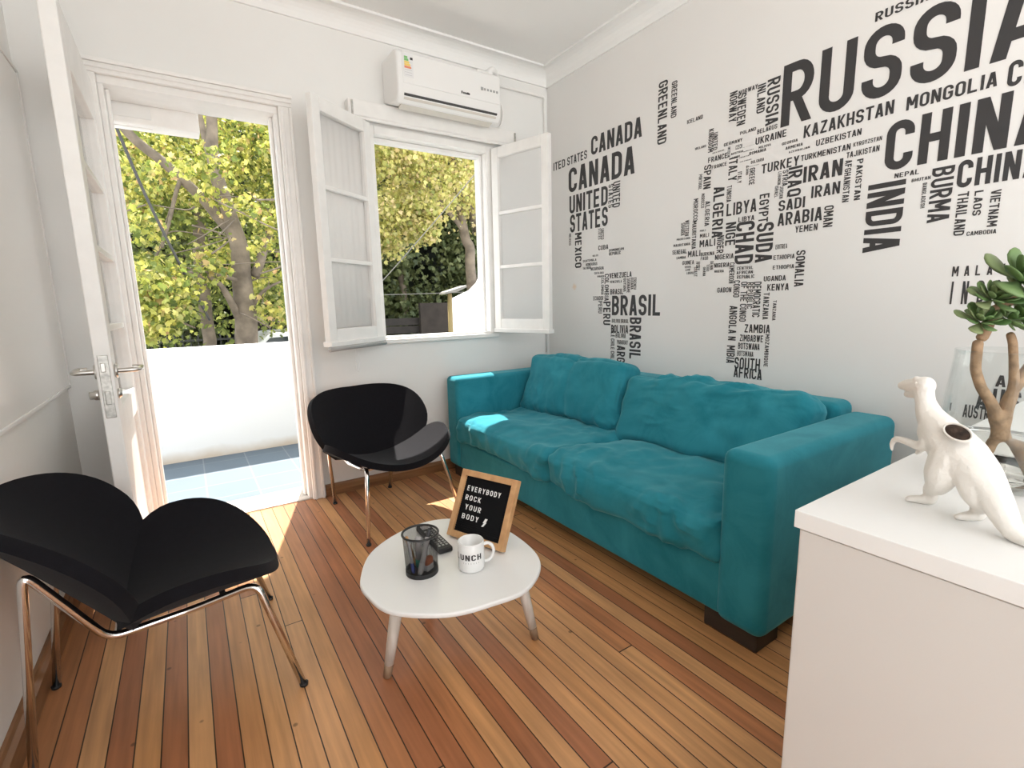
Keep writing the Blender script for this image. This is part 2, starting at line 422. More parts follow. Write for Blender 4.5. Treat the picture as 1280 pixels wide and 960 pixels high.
# ------------------------------------------------------------------ lettering: a condensed stroke alphabet
def _arc(cx, cy, rx, ry, a0, a1, n=12):
    return [(cx + rx * cos(radians(a0 + (a1 - a0) * i / n)), cy + ry * sin(radians(a0 + (a1 - a0) * i / n))) for i in range(n + 1)]
def glyph(ch, w=0.5, t=0.15):
    """returns list of ('s',pts,closed) strokes, ('p',x0,y0,x1,y1,hw) slanted bars; and the advance width"""
    a = t / 2; b = w - t / 2; mid = w / 2; r = (b - a) / 2; lo = t / 2; hi = 1 - t / 2; h2 = t * 0.52
    S = []
    s = lambda pts, c=False: S.append(('s', pts, c))
    p = lambda x0, y0, x1, y1, hw=h2: S.append(('p', x0, y0, x1, y1, hw))
    if ch == 'A': p(a, 0, mid - .02, 1); p(b, 0, mid + .02, 1); s([(a + .06, .27), (b - .06, .27)])
    elif ch == 'B':
        s([(a, 0), (a, 1)]); s([(a, hi), (mid, hi)] + _arc(mid, (hi + .52) / 2, b - mid - .01, (hi - .52) / 2, 90, -90) + [(a, .52)])
        s([(a, .52), (mid, .52)] + _arc(mid, (lo + .52) / 2, b - mid, (.52 - lo) / 2, 90, -90) + [(a, lo)])
    elif ch == 'C': s([(b, .68), (b, hi - r)] + _arc(mid, hi - r, r, r, 0, 180) + _arc(mid, lo + r, r, r, 180, 360) + [(b, .32)])
    elif ch == 'D': s([(a, 0), (a, 1)]); s([(a, hi), (mid - .03, hi)] + _arc(mid - .03, hi - r, b - mid + .03, r, 90, 0) + _arc(mid - .03, lo + r, b - mid + .03, r, 0, -90) + [(a, lo)])
    elif ch == 'E': s([(a, 0), (a, 1)]); s([(a, hi), (b + .03, hi)]); s([(a, .51), (b, .51)]); s([(a, lo), (b + .03, lo)])
    elif ch == 'F': s([(a, 0), (a, 1)]); s([(a, hi), (b + .03, hi)]); s([(a, .5), (b, .5)])
    elif ch == 'G': s([(b, .68), (b, hi - r)] + _arc(mid, hi - r, r, r, 0, 180) + _arc(mid, lo + r, r, r, 180, 360) + [(b, .48), (mid, .48)])
    elif ch == 'H': s([(a, 0), (a, 1)]); s([(b, 0), (b, 1)]); s([(a, .5), (b, .5)])
    elif ch == 'I': return [('s', [(a, 0), (a, 1)], False)], t
    elif ch == 'J': s([(b, 1), (b, lo + r)] + _arc(mid, lo + r, r, r, 0, -180) + [(a, .32)])
    elif ch == 'K': s([(a, 0), (a, 1)]); p(a + .05, .40, b, 1); p(mid - .06, .55, b + .02, 0)
    elif ch == 'L': s([(a, 1), (a, 0)]); s([(a, lo), (b + .03, lo)])
    elif ch == 'M':
        w = .62; b = w - t / 2; s([(a, 0), (a, 1)]); s([(b, 0), (b, 1)]); p(a + .02, 1, w / 2, .3); p(b - .02, 1, w / 2, .3)
    elif ch == 'N': s([(a, 0), (a, 1)]); s([(b, 0), (b, 1)]); p(a + .01, 1, b - .01, 0)
    elif ch == 'O' or ch == 'Q':
        s(_arc(mid, hi - r, r, r, 0, 180) + _arc(mid, lo + r, r, r, 180, 360), True)
        if ch == 'Q': p(mid, .22, b, 0)
    elif ch == 'P' or ch == 'R':
        s([(a, 0), (a, 1)]); q = .46
        s([(a, hi), (mid, hi)] + _arc(mid, (hi + q) / 2, b - mid, (hi - q) / 2, 90, -90) + [(a, q)])
        if ch == 'R': p(mid - .02, .46, b, 0)
    elif ch == 'S':
        s([(b, .70), (b, hi - r)] + _arc(mid, hi - r, r, r, 0, 180) + _arc(mid, .5 + r, r, r, 180, 248, 4) + _arc(mid, .5 - r, r, r, 68, 0, 4) + _arc(mid, lo + r, r, r, 0, -180) + [(a, .30)])
    elif ch == 'T': s([(0, hi), (w, hi)]); s([(mid, 0), (mid, 1)])
    elif ch == 'U': s([(a, 1), (a, lo + r)] + _arc(mid, lo + r, r, r, 180, 360) + [(b, 1)])
    elif ch == 'V': p(a, 1, mid - .02, 0); p(b, 1, mid + .02, 0)
    elif ch == 'W':
        w = .72; b = w - t / 2; p(a, 1, w * .3, 0); p(w / 2, 1, w * .3, 0); p(w / 2, 1, w * .7, 0); p(b, 1, w * .7, 0)
    elif ch == 'X': p(a, 0, b, 1); p(b, 0, a, 1)
    elif ch == 'Y': p(a, 1, mid, .42); p(b, 1, mid, .42); s([(mid, 0), (mid, .47)])
    elif ch == 'Z': s([(a - .05, hi), (b + .03, hi)]); s([(a - .05, lo), (b + .05, lo)]); p(a, lo, b, hi)
    elif ch == '|': p(.05, 0, .14, 1)
    elif ch == '*': return [('p', .20, .42, .36, 1, .13), ('p', .10, .0, .36, .58, .10)], .5
    elif ch == '.': return [('s', [(a, 0), (a, .35)], False)], t
    return S, w
def word_polys(text, t=0.15, gap=0.10, ring=False):
    """list of 2D quads for a word, cap height 1, starting at x = 0; returns (polys, width)"""
    x = 0; polys = []
    for ch in text:
        if ch == ' ': x += .28; continue
        S, w = glyph(ch, t=t)
        for lay, g in enumerate(S):
            if g[0] == 'p':
                _, x0, y0, x1, y1, hw = g
                polys.append((lay, [(x + x0 - hw, y0), (x + x0 + hw, y0), (x + x1 + hw, y1), (x + x1 - hw, y1)]))
            else:
                pts, closed = g[1], g[2]
                P = []
                for q in pts:
                    if not P or (abs(P[-1][0] - q[0]) + abs(P[-1][1] - q[1])) > 1e-4: P.append(q)
                if closed and abs(P[0][0] - P[-1][0]) + abs(P[0][1] - P[-1][1]) < 1e-4: P.pop()
                n = len(P); Lf = []; Rt = []
                for i in range(n):
                    def nrm(i0, i1):
                        dx, dy = P[i1][0] - P[i0][0], P[i1][1] - P[i0][1]; l = sqrt(dx * dx + dy * dy) or 1
                        return -dy / l, dx / l
                    if closed: n0 = nrm(i - 1, i); n1 = nrm(i, (i + 1) % n)
                    else:
                        n0 = nrm(max(i - 1, 0), max(i, 1)) if i > 0 else nrm(0, 1)
                        n1 = nrm(i, i + 1) if i < n - 1 else n0
                    mx, my = n0[0] + n1[0], n0[1] + n1[1]; k = 2 / max(mx * mx + my * my, .5)
                    mx *= k / 1; my *= k / 1
                    mx, my = mx * t / 2, my * t / 2
                    Lf.append((x + P[i][0] + mx, P[i][1] + my)); Rt.append((x + P[i][0] - mx, P[i][1] - my))
                for i in range(n if closed else n - 1):
                    j = (i + 1) % n
                    polys.append((lay, [Lf[i], Rt[i], Rt[j], Lf[j]]))
        x += w + gap
    return polys, x - gap

def word_mesh(text, mapping, x0, y0, x1, y1, vertical=False, t=0.15, gap=0.10, mb=None):
    """fit the word into a rectangle of (u,v) and map to 3-D; vertical words read downwards"""
    mb = mb or MB()
    polys, w = word_polys(text, t, gap)
    for lay, q in polys:
        pts = []
        for (px, py) in q:
            if vertical: u = x0 + py * (x1 - x0); v = y1 - px / w * (y1 - y0)
            else: u = x0 + px / w * (x1 - x0); v = y0 + py * (y1 - y0)
            pts.append(mapping(u, v, lay * .00009))
        mb.add(pts, [(0, 1, 2, 3)])
    return mb

# ------------------------------------------------------------------ the room shell
WT = 0.20                                  # outer wall thickness
DX0, DX1, DZ = -0.20, 0.487, 2.025         # door opening
WX0, WX1, WZ0, WZ1 = 0.925, 1.70, 0.855, 1.985
YF = -1.9                                  # open end of the room behind the camera
w = MB()
w.box((XL - .15, YB, -.02), (DX0, YB + WT, ZC + .1)); w.box((DX0, YB, DZ), (DX1, YB + WT, ZC + .1))
w.box((DX1, YB, -.02), (WX0, YB + WT, ZC + .1)); w.box((WX0, YB, -.02), (WX1, YB + WT, WZ0)); w.box((WX0, YB, WZ1), (WX1, YB + WT, ZC + .1))
w.box((WX1, YB, -.02), (XR + .15, YB + WT, ZC + .1))
struct('wall_back', w, M_wall)

def wall_right_mat():
    mt, nt, p = new_mat('mural_wall_paint')
    N = nt.nodes.new; L = nt.links.new
    geo = N('ShaderNodeNewGeometry'); 
    n = N('ShaderNodeTexNoise'); n.inputs['Scale'].default_value = 3; L(geo.outputs['Position'], n.inputs['Vector'])
    r = N('ShaderNodeValToRGB'); r.color_ramp.elements[0].color = (0.765, 0.75, 0.73, 1); r.color_ramp.elements[1].color = (0.795, 0.78, 0.76, 1)
    L(n.outputs['Fac'], r.inputs[0])
    c = onx(718, 358, XR)                         # a small rusty spot on the paint
    vm = N('ShaderNodeVectorMath'); vm.operation = 'DISTANCE'; vm.inputs[1].default_value = c; L(geo.outputs['Position'], vm.inputs[0])
    n2 = N('ShaderNodeTexNoise'); n2.inputs['Scale'].default_value = 60; L(geo.outputs['Position'], n2.inputs['Vector'])
    ad = N('ShaderNodeMath'); ad.operation = 'MULTIPLY_ADD'; ad.inputs[1].default_value = 0.03; L(n2.outputs['Fac'], ad.inputs[0]); L(vm.outputs['Value'], ad.inputs[2])
    mr = N('ShaderNodeMapRange'); mr.inputs[1].default_value = 0.022; mr.inputs[2].default_value = 0.04; mr.inputs[3].default_value = 0.6; mr.inputs[4].default_value = 0.0
    L(ad.outputs[0], mr.inputs[0])
    mx = N('ShaderNodeMixRGB'); L(mr.outputs[0], mx.inputs[0]); L(r.outputs[0], mx.inputs[1]); mx.inputs[2].default_value = (0.80, 0.55, 0.33, 1)
    L(mx.outputs[0], p.inputs['Base Color']); p.inputs['Roughness'].default_value = 0.7
    return mt
struct('wall_right', MB().box((XR, YF, -.02), (XR + .15, YB, ZC + .1)), wall_right_mat())
struct('wall_left', MB().box((XL - .15, -.75, -.02), (XL, YB, ZC + .1)), M_wall)
struct('floor', MB().box((XL - .15, YF, -.12), (XR + .15, YB, 0)), M_floor)
struct('ceiling', MB().box((XL, YF, ZC), (XR, YB, ZC + .1)), M_ceil)
# coved cornice
def cove(h=.075, d=.10, n=6):
    pts = [(0, 0), (0, -h - .012), (.012, -h - .012), (.014, -h)]
    for i in range(n + 1):
        a = radians(90 * i / n)
        pts.append((.014 + (d - .028) * (1 - cos(a)), -h + (h - .012) * sin(a)))
    pts += [(d, -.012), (d, 0)]
    return pts
cv = cove()
struct('trim_1', MB().prism([(YB - a, ZC + b) for a, b in cv], 0, XL, XR), M_ceil, smooth=False)
struct('trim_2', MB().prism([(XR - a, ZC + b) for a, b in cv], 1, YF, YB), M_ceil, smooth=False)
# baseboards
def base_prof(h=.075, d=.018):
    return [(0, 0), (d, 0), (d, h * .72), (d * .55, h * .86), (d * .4, h), (0, h)]
struct('baseboard_back', MB().prism([(YB - a, b) for a, b in base_prof(.065)], 0, DX1 + .07, XR), M_base)
struct('baseboard_left', MB().prism([(XL + a, b) for a, b in base_prof(.085, .02)], 1, -.75, YB), M_base)
# door casing and its head moulding
t = MB()
CW = .062
t.box((DX1, YB - .022, 0), (DX1 + CW, YB, DZ - .004)); t.box((DX1 + .008, YB - .03, 0), (DX1 + .022, YB - .023, DZ - .006)); t.box((DX1 + CW - .016, YB - .03, 0), (DX1 + CW - .0005, YB - .023, DZ - .006))
t.box((DX0 - CW, YB - .022, 0), (DX0, YB, DZ - .004))
t.box((DX0 - CW, YB - .024, DZ - .0038), (DX1 + CW, YB, DZ + .05)); t.box((DX0 - CW - .003, YB - .036, DZ + .034), (DX1 + CW + .003, YB - .0245, DZ + .0505)); t.box((DX0 - CW - .001, YB - .031, DZ + .012), (DX1 + CW + .001, YB - .0245, DZ + .022))
struct('trim_3', t, M_trim, bevel=.004)
t = MB()                                   # inner jamb lining with its stop
t.box((DX1 - .018, YB + .001, .009), (DX1 - .0003, YB + WT - .001, DZ - .0355)); t.box((DX0 + .0003, YB + .001, .009), (DX0 + .02, YB + WT - .001, DZ - .0355)); t.box((DX0 + .0003, YB + .0015, DZ - .035), (DX1 - .0003, YB + WT - .0015, DZ - .0003))
t.box((DX1 - .032, YB + .06, .009), (DX1 - .0185, YB + .1, DZ - .036)); t.box((DX0 + .0205, YB + .06, .009), (DX0 + .034, YB + .1, DZ - .036))
struct('trim_4', t, M_trim, bevel=.003)
struct('threshold', MB().box((DX0, YB, -.02), (DX1, YB + WT + .02, .008)), M_concrete, bevel=.004)

# ------------------------------------------------------------------ glazed balcony door, opened into the room
door = thing('door_1', None, None, (DX0 - .02, YB - .02, 0), kind='structure')
dxa, dxb = -.262, -.216                    # leaf thickness
dya, dyb = 2.075, YB - .02
dz0, dz1 = .012, 1.985
lf = MB()
ST = .085
lf.box((dxa, dya, dz0), (dxb, dya + ST, dz1)); lf.box((dxa, dyb - ST, dz0), (dxb, dyb, dz1))
lf.box((dxa, dya + ST + .0006, 1.81), (dxb, dyb - ST - .0006, dz1)); lf.box((dxa, dya + ST + .0006, dz0), (dxb, dyb - ST - .0006, dz0 + .13)); lf.box((dxa, dya + ST + .0006, .62), (dxb, dyb - ST - .0006, .722))
obj('leaf', lf, M_trim, door, bevel=.004)
rows = 4
gz0, gz1 = .722, 1.81
mt_ = MB()
for i in range(1, rows):
    z = gz0 + (gz1 - gz0) * i / rows
    mt_.box((dxa + .004, dya + ST - .01, z - .011), (dxb - .004, dyb - ST + .01, z + .011))
obj('muntins', mt_, M_trim, door, bevel=.003)
obj('glass', MB().box((dxa + .02, dya + ST - .01, gz0 - .01), (dxa + .024, dyb - ST + .01, gz1 + .01)), M_pane, door)
obj('lower_panel', MB().box((dxa + .014, dya + ST - .01, dz0 + .12), (dxb - .014, dyb - ST + .01, .61)), M_trim, door)
lk = MB().box((dxa + .009, dya - .003, .70), (dxb - .009, dya + .001, .91))
lkp = obj('lock_plate', lk, M_lock, door, bevel=.0015)
obj('latch', MB().box((dxa + .015, dya - .012, .855), (dxb - .018, dya, .885)), M_steel, lkp, bevel=.002)
obj('bolt', MB().box((dxa + .015, dya - .006, .745), (dxb - .016, dya, .79)), M_lock, lkp, bevel=.002)
for sgn, xs in ((1, dxb), (-1, dxa)):
    hz_ = .852; yy = dya + .045
    h = MB().lathe([(0, 0), (.024, 0), (.024, .008), (0, .008)], (0, 0, 0), 20)
    h.v = [(xs + sgn * z, yy + x, hz_ + y) for x, y, z in h.v]
    L_ = .10
    pts = spline([(xs + sgn * .004, yy, hz_), (xs + sgn * .05, yy, hz_), (xs + sgn * .062, yy + .008, hz_), (xs + sgn * .066, yy + .025, hz_), (xs + sgn * .066, yy + L_ - .01, hz_), (xs + sgn * .058, yy + L_, hz_), (xs + sgn * .04, yy + L_, hz_)], 5)
    h.tube(pts, .0085, 12)
    obj('handle', h, M_steel, door, smooth=True, bevel=0)
    k = MB().lathe([(0, 0), (.017, 0), (.017, .014), (.013, .02), (.013, .030), (0, .032)], (0, 0, 0), 18)
    k.v = [(xs + sgn * z * (1 if sgn < 0 else .35), yy - .005 + x, .775 + y) for x, y, z in k.v]
    obj('turn_knob' if sgn < 0 else 'key_escutcheon', k, M_steel, door, smooth=True)
hg = MB()
for z in (.3, 1.1, 1.75): hg.tube([(dxb + .002, dyb + .006, z), (dxb + .002, dyb + .006, z + .08)], .008, 10)
obj('hinges', hg, M_trim, door, smooth=True)

# ------------------------------------------------------------------ casement window with two sashes swung into the room
win = thing('window_1', None, None, ((WX0 + WX1) / 2, YB, WZ0), kind='structure')
fr = MB()
fy0, fy1 = YB - .012, YB + .09
fr.box((WX0 - .03, fy0, WZ0 + .0045), (WX0 + .035, YB - .0005, WZ1 + .03)); fr.box((WX1 - .035, fy0, WZ0 + .0045), (WX1 + .03, YB - .0005, WZ1 + .03)); fr.box((WX0 + .0005, YB, WZ0 + .0045), (WX0 + .035, fy1, WZ1 - .0005)); fr.box((WX1 - .035, YB, WZ0 + .0045), (WX1 - .0005, fy1, WZ1 - .0005))
fr.box((WX0 + .0353, fy0 + .0007, WZ1 - .012), (WX1 - .0353, fy1 - .0007, WZ1 + .0295)); fr.box((WX0 + .0353, fy0 + .0007, WZ0 + .0045), (WX1 - .0353, fy1 - .0007, WZ0 + .018))
fr.box((WX0 + .0355, YB + .045, WZ0 + .0185), (WX0 + .05, fy1 - .001, WZ1 - .013)); fr.box((WX1 - .05, YB + .045, WZ0 + .0185), (WX1 - .0355, fy1 - .001, WZ1 - .013)); fr.box((WX0 + .0505, YB + .045, WZ1 - .035), (WX1 - .0505, fy1 - .001, WZ1 - .0125))
obj('window_frame', fr, M_trim, win, bevel=.004)
obj('window_sill', MB().box((WX0 - .02, YB - .028, WZ0 - .022), (WX1 + .02, YB + WT + .03, WZ0 + .004)), M_trim, win, bevel=.005)

def sash(h0, free, z0, z1, sheer, th=.034, mrows=3):
    """a sash between the hinge point and the free edge, seen from the room"""
    h0 = Vector((*h0, 0)); f = Vector((*free, 0)); d = (f - h0); Lw = d.length; d.normalize(); n = Vector((-d.y, d.x, 0))
    def B(mb, u0, u1, w0, w1, za, zb):
        vs_ = []
        for z in (za, zb):
            for (u, ww) in ((u0, w0), (u1, w0), (u1, w1), (u0, w1)):
                q = h0 + d * u + n * ww; vs_.append((q.x, q.y, z))
        mb.add(vs_, [(3, 2, 1, 0), (4, 5, 6, 7), (0, 1, 5, 4), (1, 2, 6, 5), (2, 3, 7, 6), (3, 0, 4, 7)])
    st = .052
    s = MB()
    B(s, 0, st, -th / 2, th / 2, z0, z1); B(s, Lw - st, Lw, -th / 2, th / 2, z0, z1)
    B(s, st, Lw - st, -th / 2, th / 2, z1 - .062, z1); B(s, st, Lw - st, -th / 2, th / 2, z0, z0 + .075)
    B(s, -.004, Lw + .004, -th / 2 - .010, th / 2 + .010, z0 - .012, z0 + .014)
    so = obj('sash', s, M_trim, win, bevel=.004)
    iz0, iz1 = z0 + .075, z1 - .062
    for i in range(1, mrows):
        z = iz0 + (iz1 - iz0) * i / mrows
        mm = MB(); B(mm, st - .004, Lw - st + .004, -th / 2 + .004, th / 2 - .004, z - .010, z + .010)
        obj('muntin', mm, M_trim, so, bevel=.003)
    for i in range(mrows):
        za = iz0 + (iz1 - iz0) * i / mrows; zb = iz0 + (iz1 - iz0) * (i + 1) / mrows
        g = MB(); B(g, st - .004, Lw - st + .004, -.002, .002, za, zb)
        obj('pane', g, M_pane, so)
    if sheer:
        c = MB(); nu = 60; vs_ = []
        side = .022 if sheer > 0 else -.022
        for k in range(nu + 1):
            u = st * .3 + (Lw - st * .6) * k / nu
            off = side + .0012 * sin(k * .9) + .0016 * sin(k * .31)
            q = h0 + d * u + n * off
            vs_ += [(q.x, q.y, z0 + .03), (q.x, q.y, z1 - .03)]
        c.add(vs_, [(2 * k, 2 * k + 2, 2 * k + 3, 2 * k + 1) for k in range(nu)])
        obj('sheer_curtain', c, M_sheer, so, smooth=True, solid=.001)
        r_ = MB()
        a_ = h0 + d * (-.01) - n * (.02 if sheer > 0 else -.02); b_ = h0 + d * (Lw + .01) - n * (.02 if sheer > 0 else -.02)
        r_.tube([(a_.x, a_.y, z0 - .022), (b_.x, b_.y, z0 - .022)], .013, 12)
        obj('blind_rail', r_, M_greypl, so, smooth=True)
        c0 = h0 + d * (Lw * .42) - n * .03
        lp = []
        for k in range(24):
            a = 2 * pi * k / 24
            lp.append((c0.x + d.x * .014 * sin(a), c0.y + d.y * .014 * sin(a), z0 - .10 + .075 * cos(a) * (1 if cos(a) > 0 else .9)))
        obj('pull_cord', MB().tube(lp, .0022, 6, closed=True), M_plastic, so, smooth=True)
    return so
sash((WX0 - .005, YB - .03), (.574, 2.507), WZ0 + .012, 2.015, -1)
sash((WX1 + .002, YB - .03), (1.826, 2.329), WZ0 + .022, 1.995, 0)

# ------------------------------------------------------------------ outside: balcony, parapet, street
struct('floor_balcony', MB().box((-1.4, YB + WT + .02, -.12), (2.3, 4.22, -.004)), M_tile)
def parapet_mat():
    mt, nt, p = new_mat('parapet_render')
    N = nt.nodes.new; L = nt.links.new
    geo = N('ShaderNodeNewGeometry'); sep = N('ShaderNodeSeparateXYZ'); L(geo.outputs['Position'], sep.inputs[0])
    n = N('ShaderNodeTexNoise'); n.inputs['Scale'].default_value = 6; n.inputs['Detail'].default_value = 5; L(geo.outputs['Position'], n.inputs['Vector'])
    ad = N('ShaderNodeMath'); ad.operation = 'MULTIPLY_ADD'; ad.inputs[1].default_value = -.09; L(n.outputs['Fac'], ad.inputs[0]); L(sep.outputs[2], ad.inputs[2])
    mr = N('ShaderNodeMapRange'); mr.inputs[1].default_value = -.045; mr.inputs[2].default_value = .03; mr.inputs[3].default_value = 0.75; mr.inputs[4].default_value = 0.0; L(ad.outputs[0], mr.inputs[0])
    mx = N('ShaderNodeMixRGB'); L(mr.outputs[0], mx.inputs[0]); mx.inputs[1].default_value = (0.66, 0.66, 0.655, 1); mx.inputs[2].default_value = (0.42, 0.32, 0.22, 1)
    L(mx.outputs[0], p.inputs['Base Color']); p.inputs['Roughness'].default_value = 0.85
    return mt
struct('wall_parapet', MB().box((-1.4, 4.05, -.12), (2.3, 4.20, .79)), parapet_mat(), bevel=.012)
sw = [(4.20, -.1), (4.20, 1.11), (4.05, 1.14), (3.88, 1.17), (3.74, 1.23), (3.62, 1.34), (3.52, 1.55), (3.46, 1.9), (3.42, 2.6), (YB + WT, 2.6), (YB + WT, -.1)]
struct('wall_balcony_side', MB().prism(sw, 0, 2.11, 2.3), M_ext, bevel=.008)
struct('sun_cutoff_eave', MB().box((-1.4, YB + WT + .002, 2.55), (2.3, 3.30, 2.68)), M_ext)  # unseen overhang, added to cut off the sun patches indoors
struct('ground_street', MB().box((-14, 4.25, -.9), (26, 24, -.75)), M_asphalt)
aw = thing('awning_cassette', 'white awning box fixed above the balcony door outside', 'awning box', (-.02, 3.03, 1.97))
a_ = MB().box((-.42, YB + WT, 1.905), (.16, 3.09, 2.03)); obj('housing', a_, M_trim, aw, bevel=.006)
a_ = MB().box((-.40, YB + WT - .006, 1.93), (-.03, YB + WT, 1.985)); a_.box((-.40, 3.02, 1.899), (-.03, 3.06, 1.906)); obj('cover_flap', a_, M_wall, aw, bevel=.002)

# ------------------------------------------------------------------ sofa
def cushion_mb(sx, sy, sz, seed, r=.05, puff=.03, wr=.006, n=26, wr_dir=0, crown=True, crease=None):
    b = bmesh.new(); bmesh.ops.create_cube(b, size=2.0)
    bmesh.ops.subdivide_edges(b, edges=b.edges[:], cuts=n, use_grid_fill=True)
    hx, hy, hz = sx / 2, sy / 2, sz / 2
    rr = min(r, hx * .98, hy * .98, hz * .98)
    mb = MB()
    for v in b.verts:
        p = v.co.copy()
        q = Vector((p.x * hx, p.y * hy, p.z * hz))
        inner = Vector((max(-hx + rr, min(hx - rr, q.x)), max(-hy + rr, min(hy - rr, q.y)), max(-hz + rr, min(hz - rr, q.z))))
        d = q - inner
        if d.length > 1e-9:
            d.normalize(); q = inner + d * rr
        else:
            d = Vector((0, 0, 1))
        fx = 1 - p.x ** 4; fy = 1 - p.y ** 4
        fz = 1 - p.z ** 2
        if crown: q.z += puff * fx * fy * (1 if p.z > 0 else -.35) * (abs(p.z) ** 1.5)
        q.x += .016 * (1 if p.x > 0 else -1) * (abs(p.x) ** 3) * fz * fy
        q.y += .012 * (1 if p.y > 0 else -1) * (abs(p.y) ** 3) * fz * fx
        s3 = Vector((q.x * 5 + seed, q.y * 5, q.z * 5))
        k = noise.noise(s3) * wr * .9
        a = wr_dir
        bend_ = noise.noise(Vector((q.x * 4 + seed, q.y * 4, 1.7))) * .06
        uu = q.x * cos(a) + q.y * sin(a) + bend_; ww = -q.x * sin(a) + q.y * cos(a) + bend_
        zz_ = q.z * 6
        ridge = max(0.0, 1 - 2.6 * abs(noise.noise(Vector((uu * 4.5 + seed * 3, ww * 17, zz_))))) ** 2
        ridge2 = max(0.0, 1 - 3.0 * abs(noise.noise(Vector((uu * 7 + seed, ww * 30 + 5, zz_ * 1.3))))) ** 2
        mask = max(0.0, min(1.0, .35 + 1.6 * noise.noise(Vector((q.x * 3.2 + seed * 2, q.y * 3.2, 4.1)))))
        near = max(abs(p.x), abs(p.y)) ** 3
        k += wr * (1.15 * ridge + .55 * ridge2) * (.35 + .65 * near) * mask
        k += wr * .35 * noise.noise(Vector((q.x * 16, q.y * 16 + seed, q.z * 16)))
        if crease is not None:
            k -= .016 * math.exp(-((q.y - crease - .03 * q.x) / .016) ** 2) * (1 if p.z > 0 else .0) * (.45 + .55 * abs(p.x))
        mb.v.append(tuple(q + d * k))
    b.verts.index_update()
    mb.f = [tuple(v.index for v in f.verts) for f in b.faces]
    b.free(); return mb
def xform(mb, M):
    mb.v = [tuple(M @ Vector(v)) for v in mb.v]; return mb

SX0, SX1, SY0, SY1 = 1.285, 2.125, .68, 2.685
sofa = thing('sofa', 'teal velvet two seat sofa against the wall with the word map', 'sofa', (1.7, 1.68, 0))
def softbox(name, a, b, r, parent, mat=M_velvet):
    return obj(name, MB().box(a, b), mat, parent, smooth=True, bevel=r, bseg=5)
AW = .142
softbox('base', (SX0 + .010, SY0 + AW - .01, .072), (SX1, SY1 - AW + .01, .25), .014, sofa)
softbox('armrest', (SX0 - .004, SY0 - .009, .062), (SX1, SY0 + AW + .006, .615), .034, sofa)
softbox('armrest', (SX0, SY1 - AW, .072), (SX1, SY1, .622), .026, sofa)
softbox('backrest', (1.985, SY0 + AW - .006, .12), (SX1 + .01, SY1 - AW + .006, .655), .035, sofa)
ym = 1.668
c = cushion_mb(.70, SY1 - AW - ym - .010, .142, 3.1, .028, .010, .019, n=44, wr_dir=.45)
xform(c, Matrix.Translation((SX0 - .008 + .35, (SY1 - AW + ym) / 2, .318)))
obj('seat_cushion', c, M_velvet, sofa, smooth=True, sub=1)
c = cushion_mb(.70, ym - SY0 - AW - .006, .140, 8.7, .030, .014, .023, n=44, wr_dir=.75)
xform(c, Matrix.Translation((SX0 - .012 + .35, (SY0 + AW + ym) / 2, .315)))
obj('seat_cushion', c, M_velvet, sofa, smooth=True, sub=1)
c = cushion_mb(.36, .80, .17, 5.5, .040, .026, .015, n=44, wr_dir=.2, crease=-.03)
xform(c, Matrix.Translation((1.855, 2.135, .545)) @ Matrix.Rotation(radians(-1.5), 4, 'X') @ Matrix.Rotation(radians(-74), 4, 'Y'))
obj('back_cushion', c, M_velvet, sofa, smooth=True, sub=1)
c = cushion_mb(.335, .87, .17, 12.4, .042, .026, .020, n=44, wr_dir=1.9)
xform(c, Matrix.Translation((1.85, 1.275, .515)) @ Matrix.Rotation(radians(-2.0), 4, 'X') @ Matrix.Rotation(radians(-68), 4, 'Y'))
obj('back_cushion', c, M_velvet, sofa, smooth=True, sub=1)
for y0, y1 in ((SY0 + .02, SY0 + .20), (SY1 - .20, SY1 - .02)):
    for x0, x1 in ((SX0 + .03, SX0 + .15), (SX1 - .16, SX1 - .04)):
        obj('foot', MB().box((x0, y0, 0), (x1, y1, .074)), M_plinth, sofa, bevel=.004)

# ------------------------------------------------------------------ slice lounge chairs
CW_, CR_, CC_, CF0 = .337, .46, .376, .691
def petal(v):
    e = CC_ / sqrt(1 - CF0 ** 2)
    if v < CC_: return sqrt(max(0, 1 - ((CC_ - v) / e) ** 2))
    return max(0.0, 1 - ((v - CC_) / (1 - CC_)) ** 2.3) ** (1 / 2.3)
def shell_mb(Lg, bend, tilt, x0, z0, side, nv=22, ns=16, thick=.03):
    ca, sa = cos(tilt), sin(tilt); nx, nz = -sa * side, ca * side
    top = []; bot = []
    for i in range(nv + 1):
        v = sin(pi / 2 * i / nv) ** 1.0 * .997
        w_ = max(CW_ * petal(v), .03)
        for j in range(ns + 1):
            s = -1 + 2 * j / ns
            th = s * w_ / CR_
            y = CR_ * sin(th); h = CR_ * (1 - cos(th)) + bend * v * v * Lg
            top.append(Vector((x0 + v * Lg * ca + h * nx, y, z0 + v * Lg * sa + h * nz)))
            # underside: pushed back along the local normal, drawn in a little for a rolled edge
            th2 = th * (1 - .02); R2 = CR_ + thick
            y2 = R2 * sin(th2); h2 = CR_ - R2 * cos(th2) + bend * v * v * Lg
            bot.append(Vector((x0 + v * Lg * ca + h2 * nx, y2, z0 + v * Lg * sa + h2 * nz)))
    mb = MB(); n = ns + 1; T = len(top)
    mb.v = [tuple(p) for p in top + bot]
    for i in range(nv):
        for j in range(ns):
            q = (i * n + j, i * n + j + 1, (i + 1) * n + j + 1, (i + 1) * n + j)
            mb.f.append(q if side > 0 else q[::-1])
            q2 = tuple(T + k for k in q); mb.f.append(q2[::-1] if side > 0 else q2)
    ring = [j for j in range(n)] + [i * n + ns for i in range(1, nv + 1)] + [nv * n + j for j in range(ns - 1, -1, -1)] + [i * n for i in range(nv - 1, 0, -1)]
    for k in range(len(ring)):
        a, b = ring[k], ring[(k + 1) % len(ring)]
        mb.f.append((a, b, T + b, T + a))
    return mb
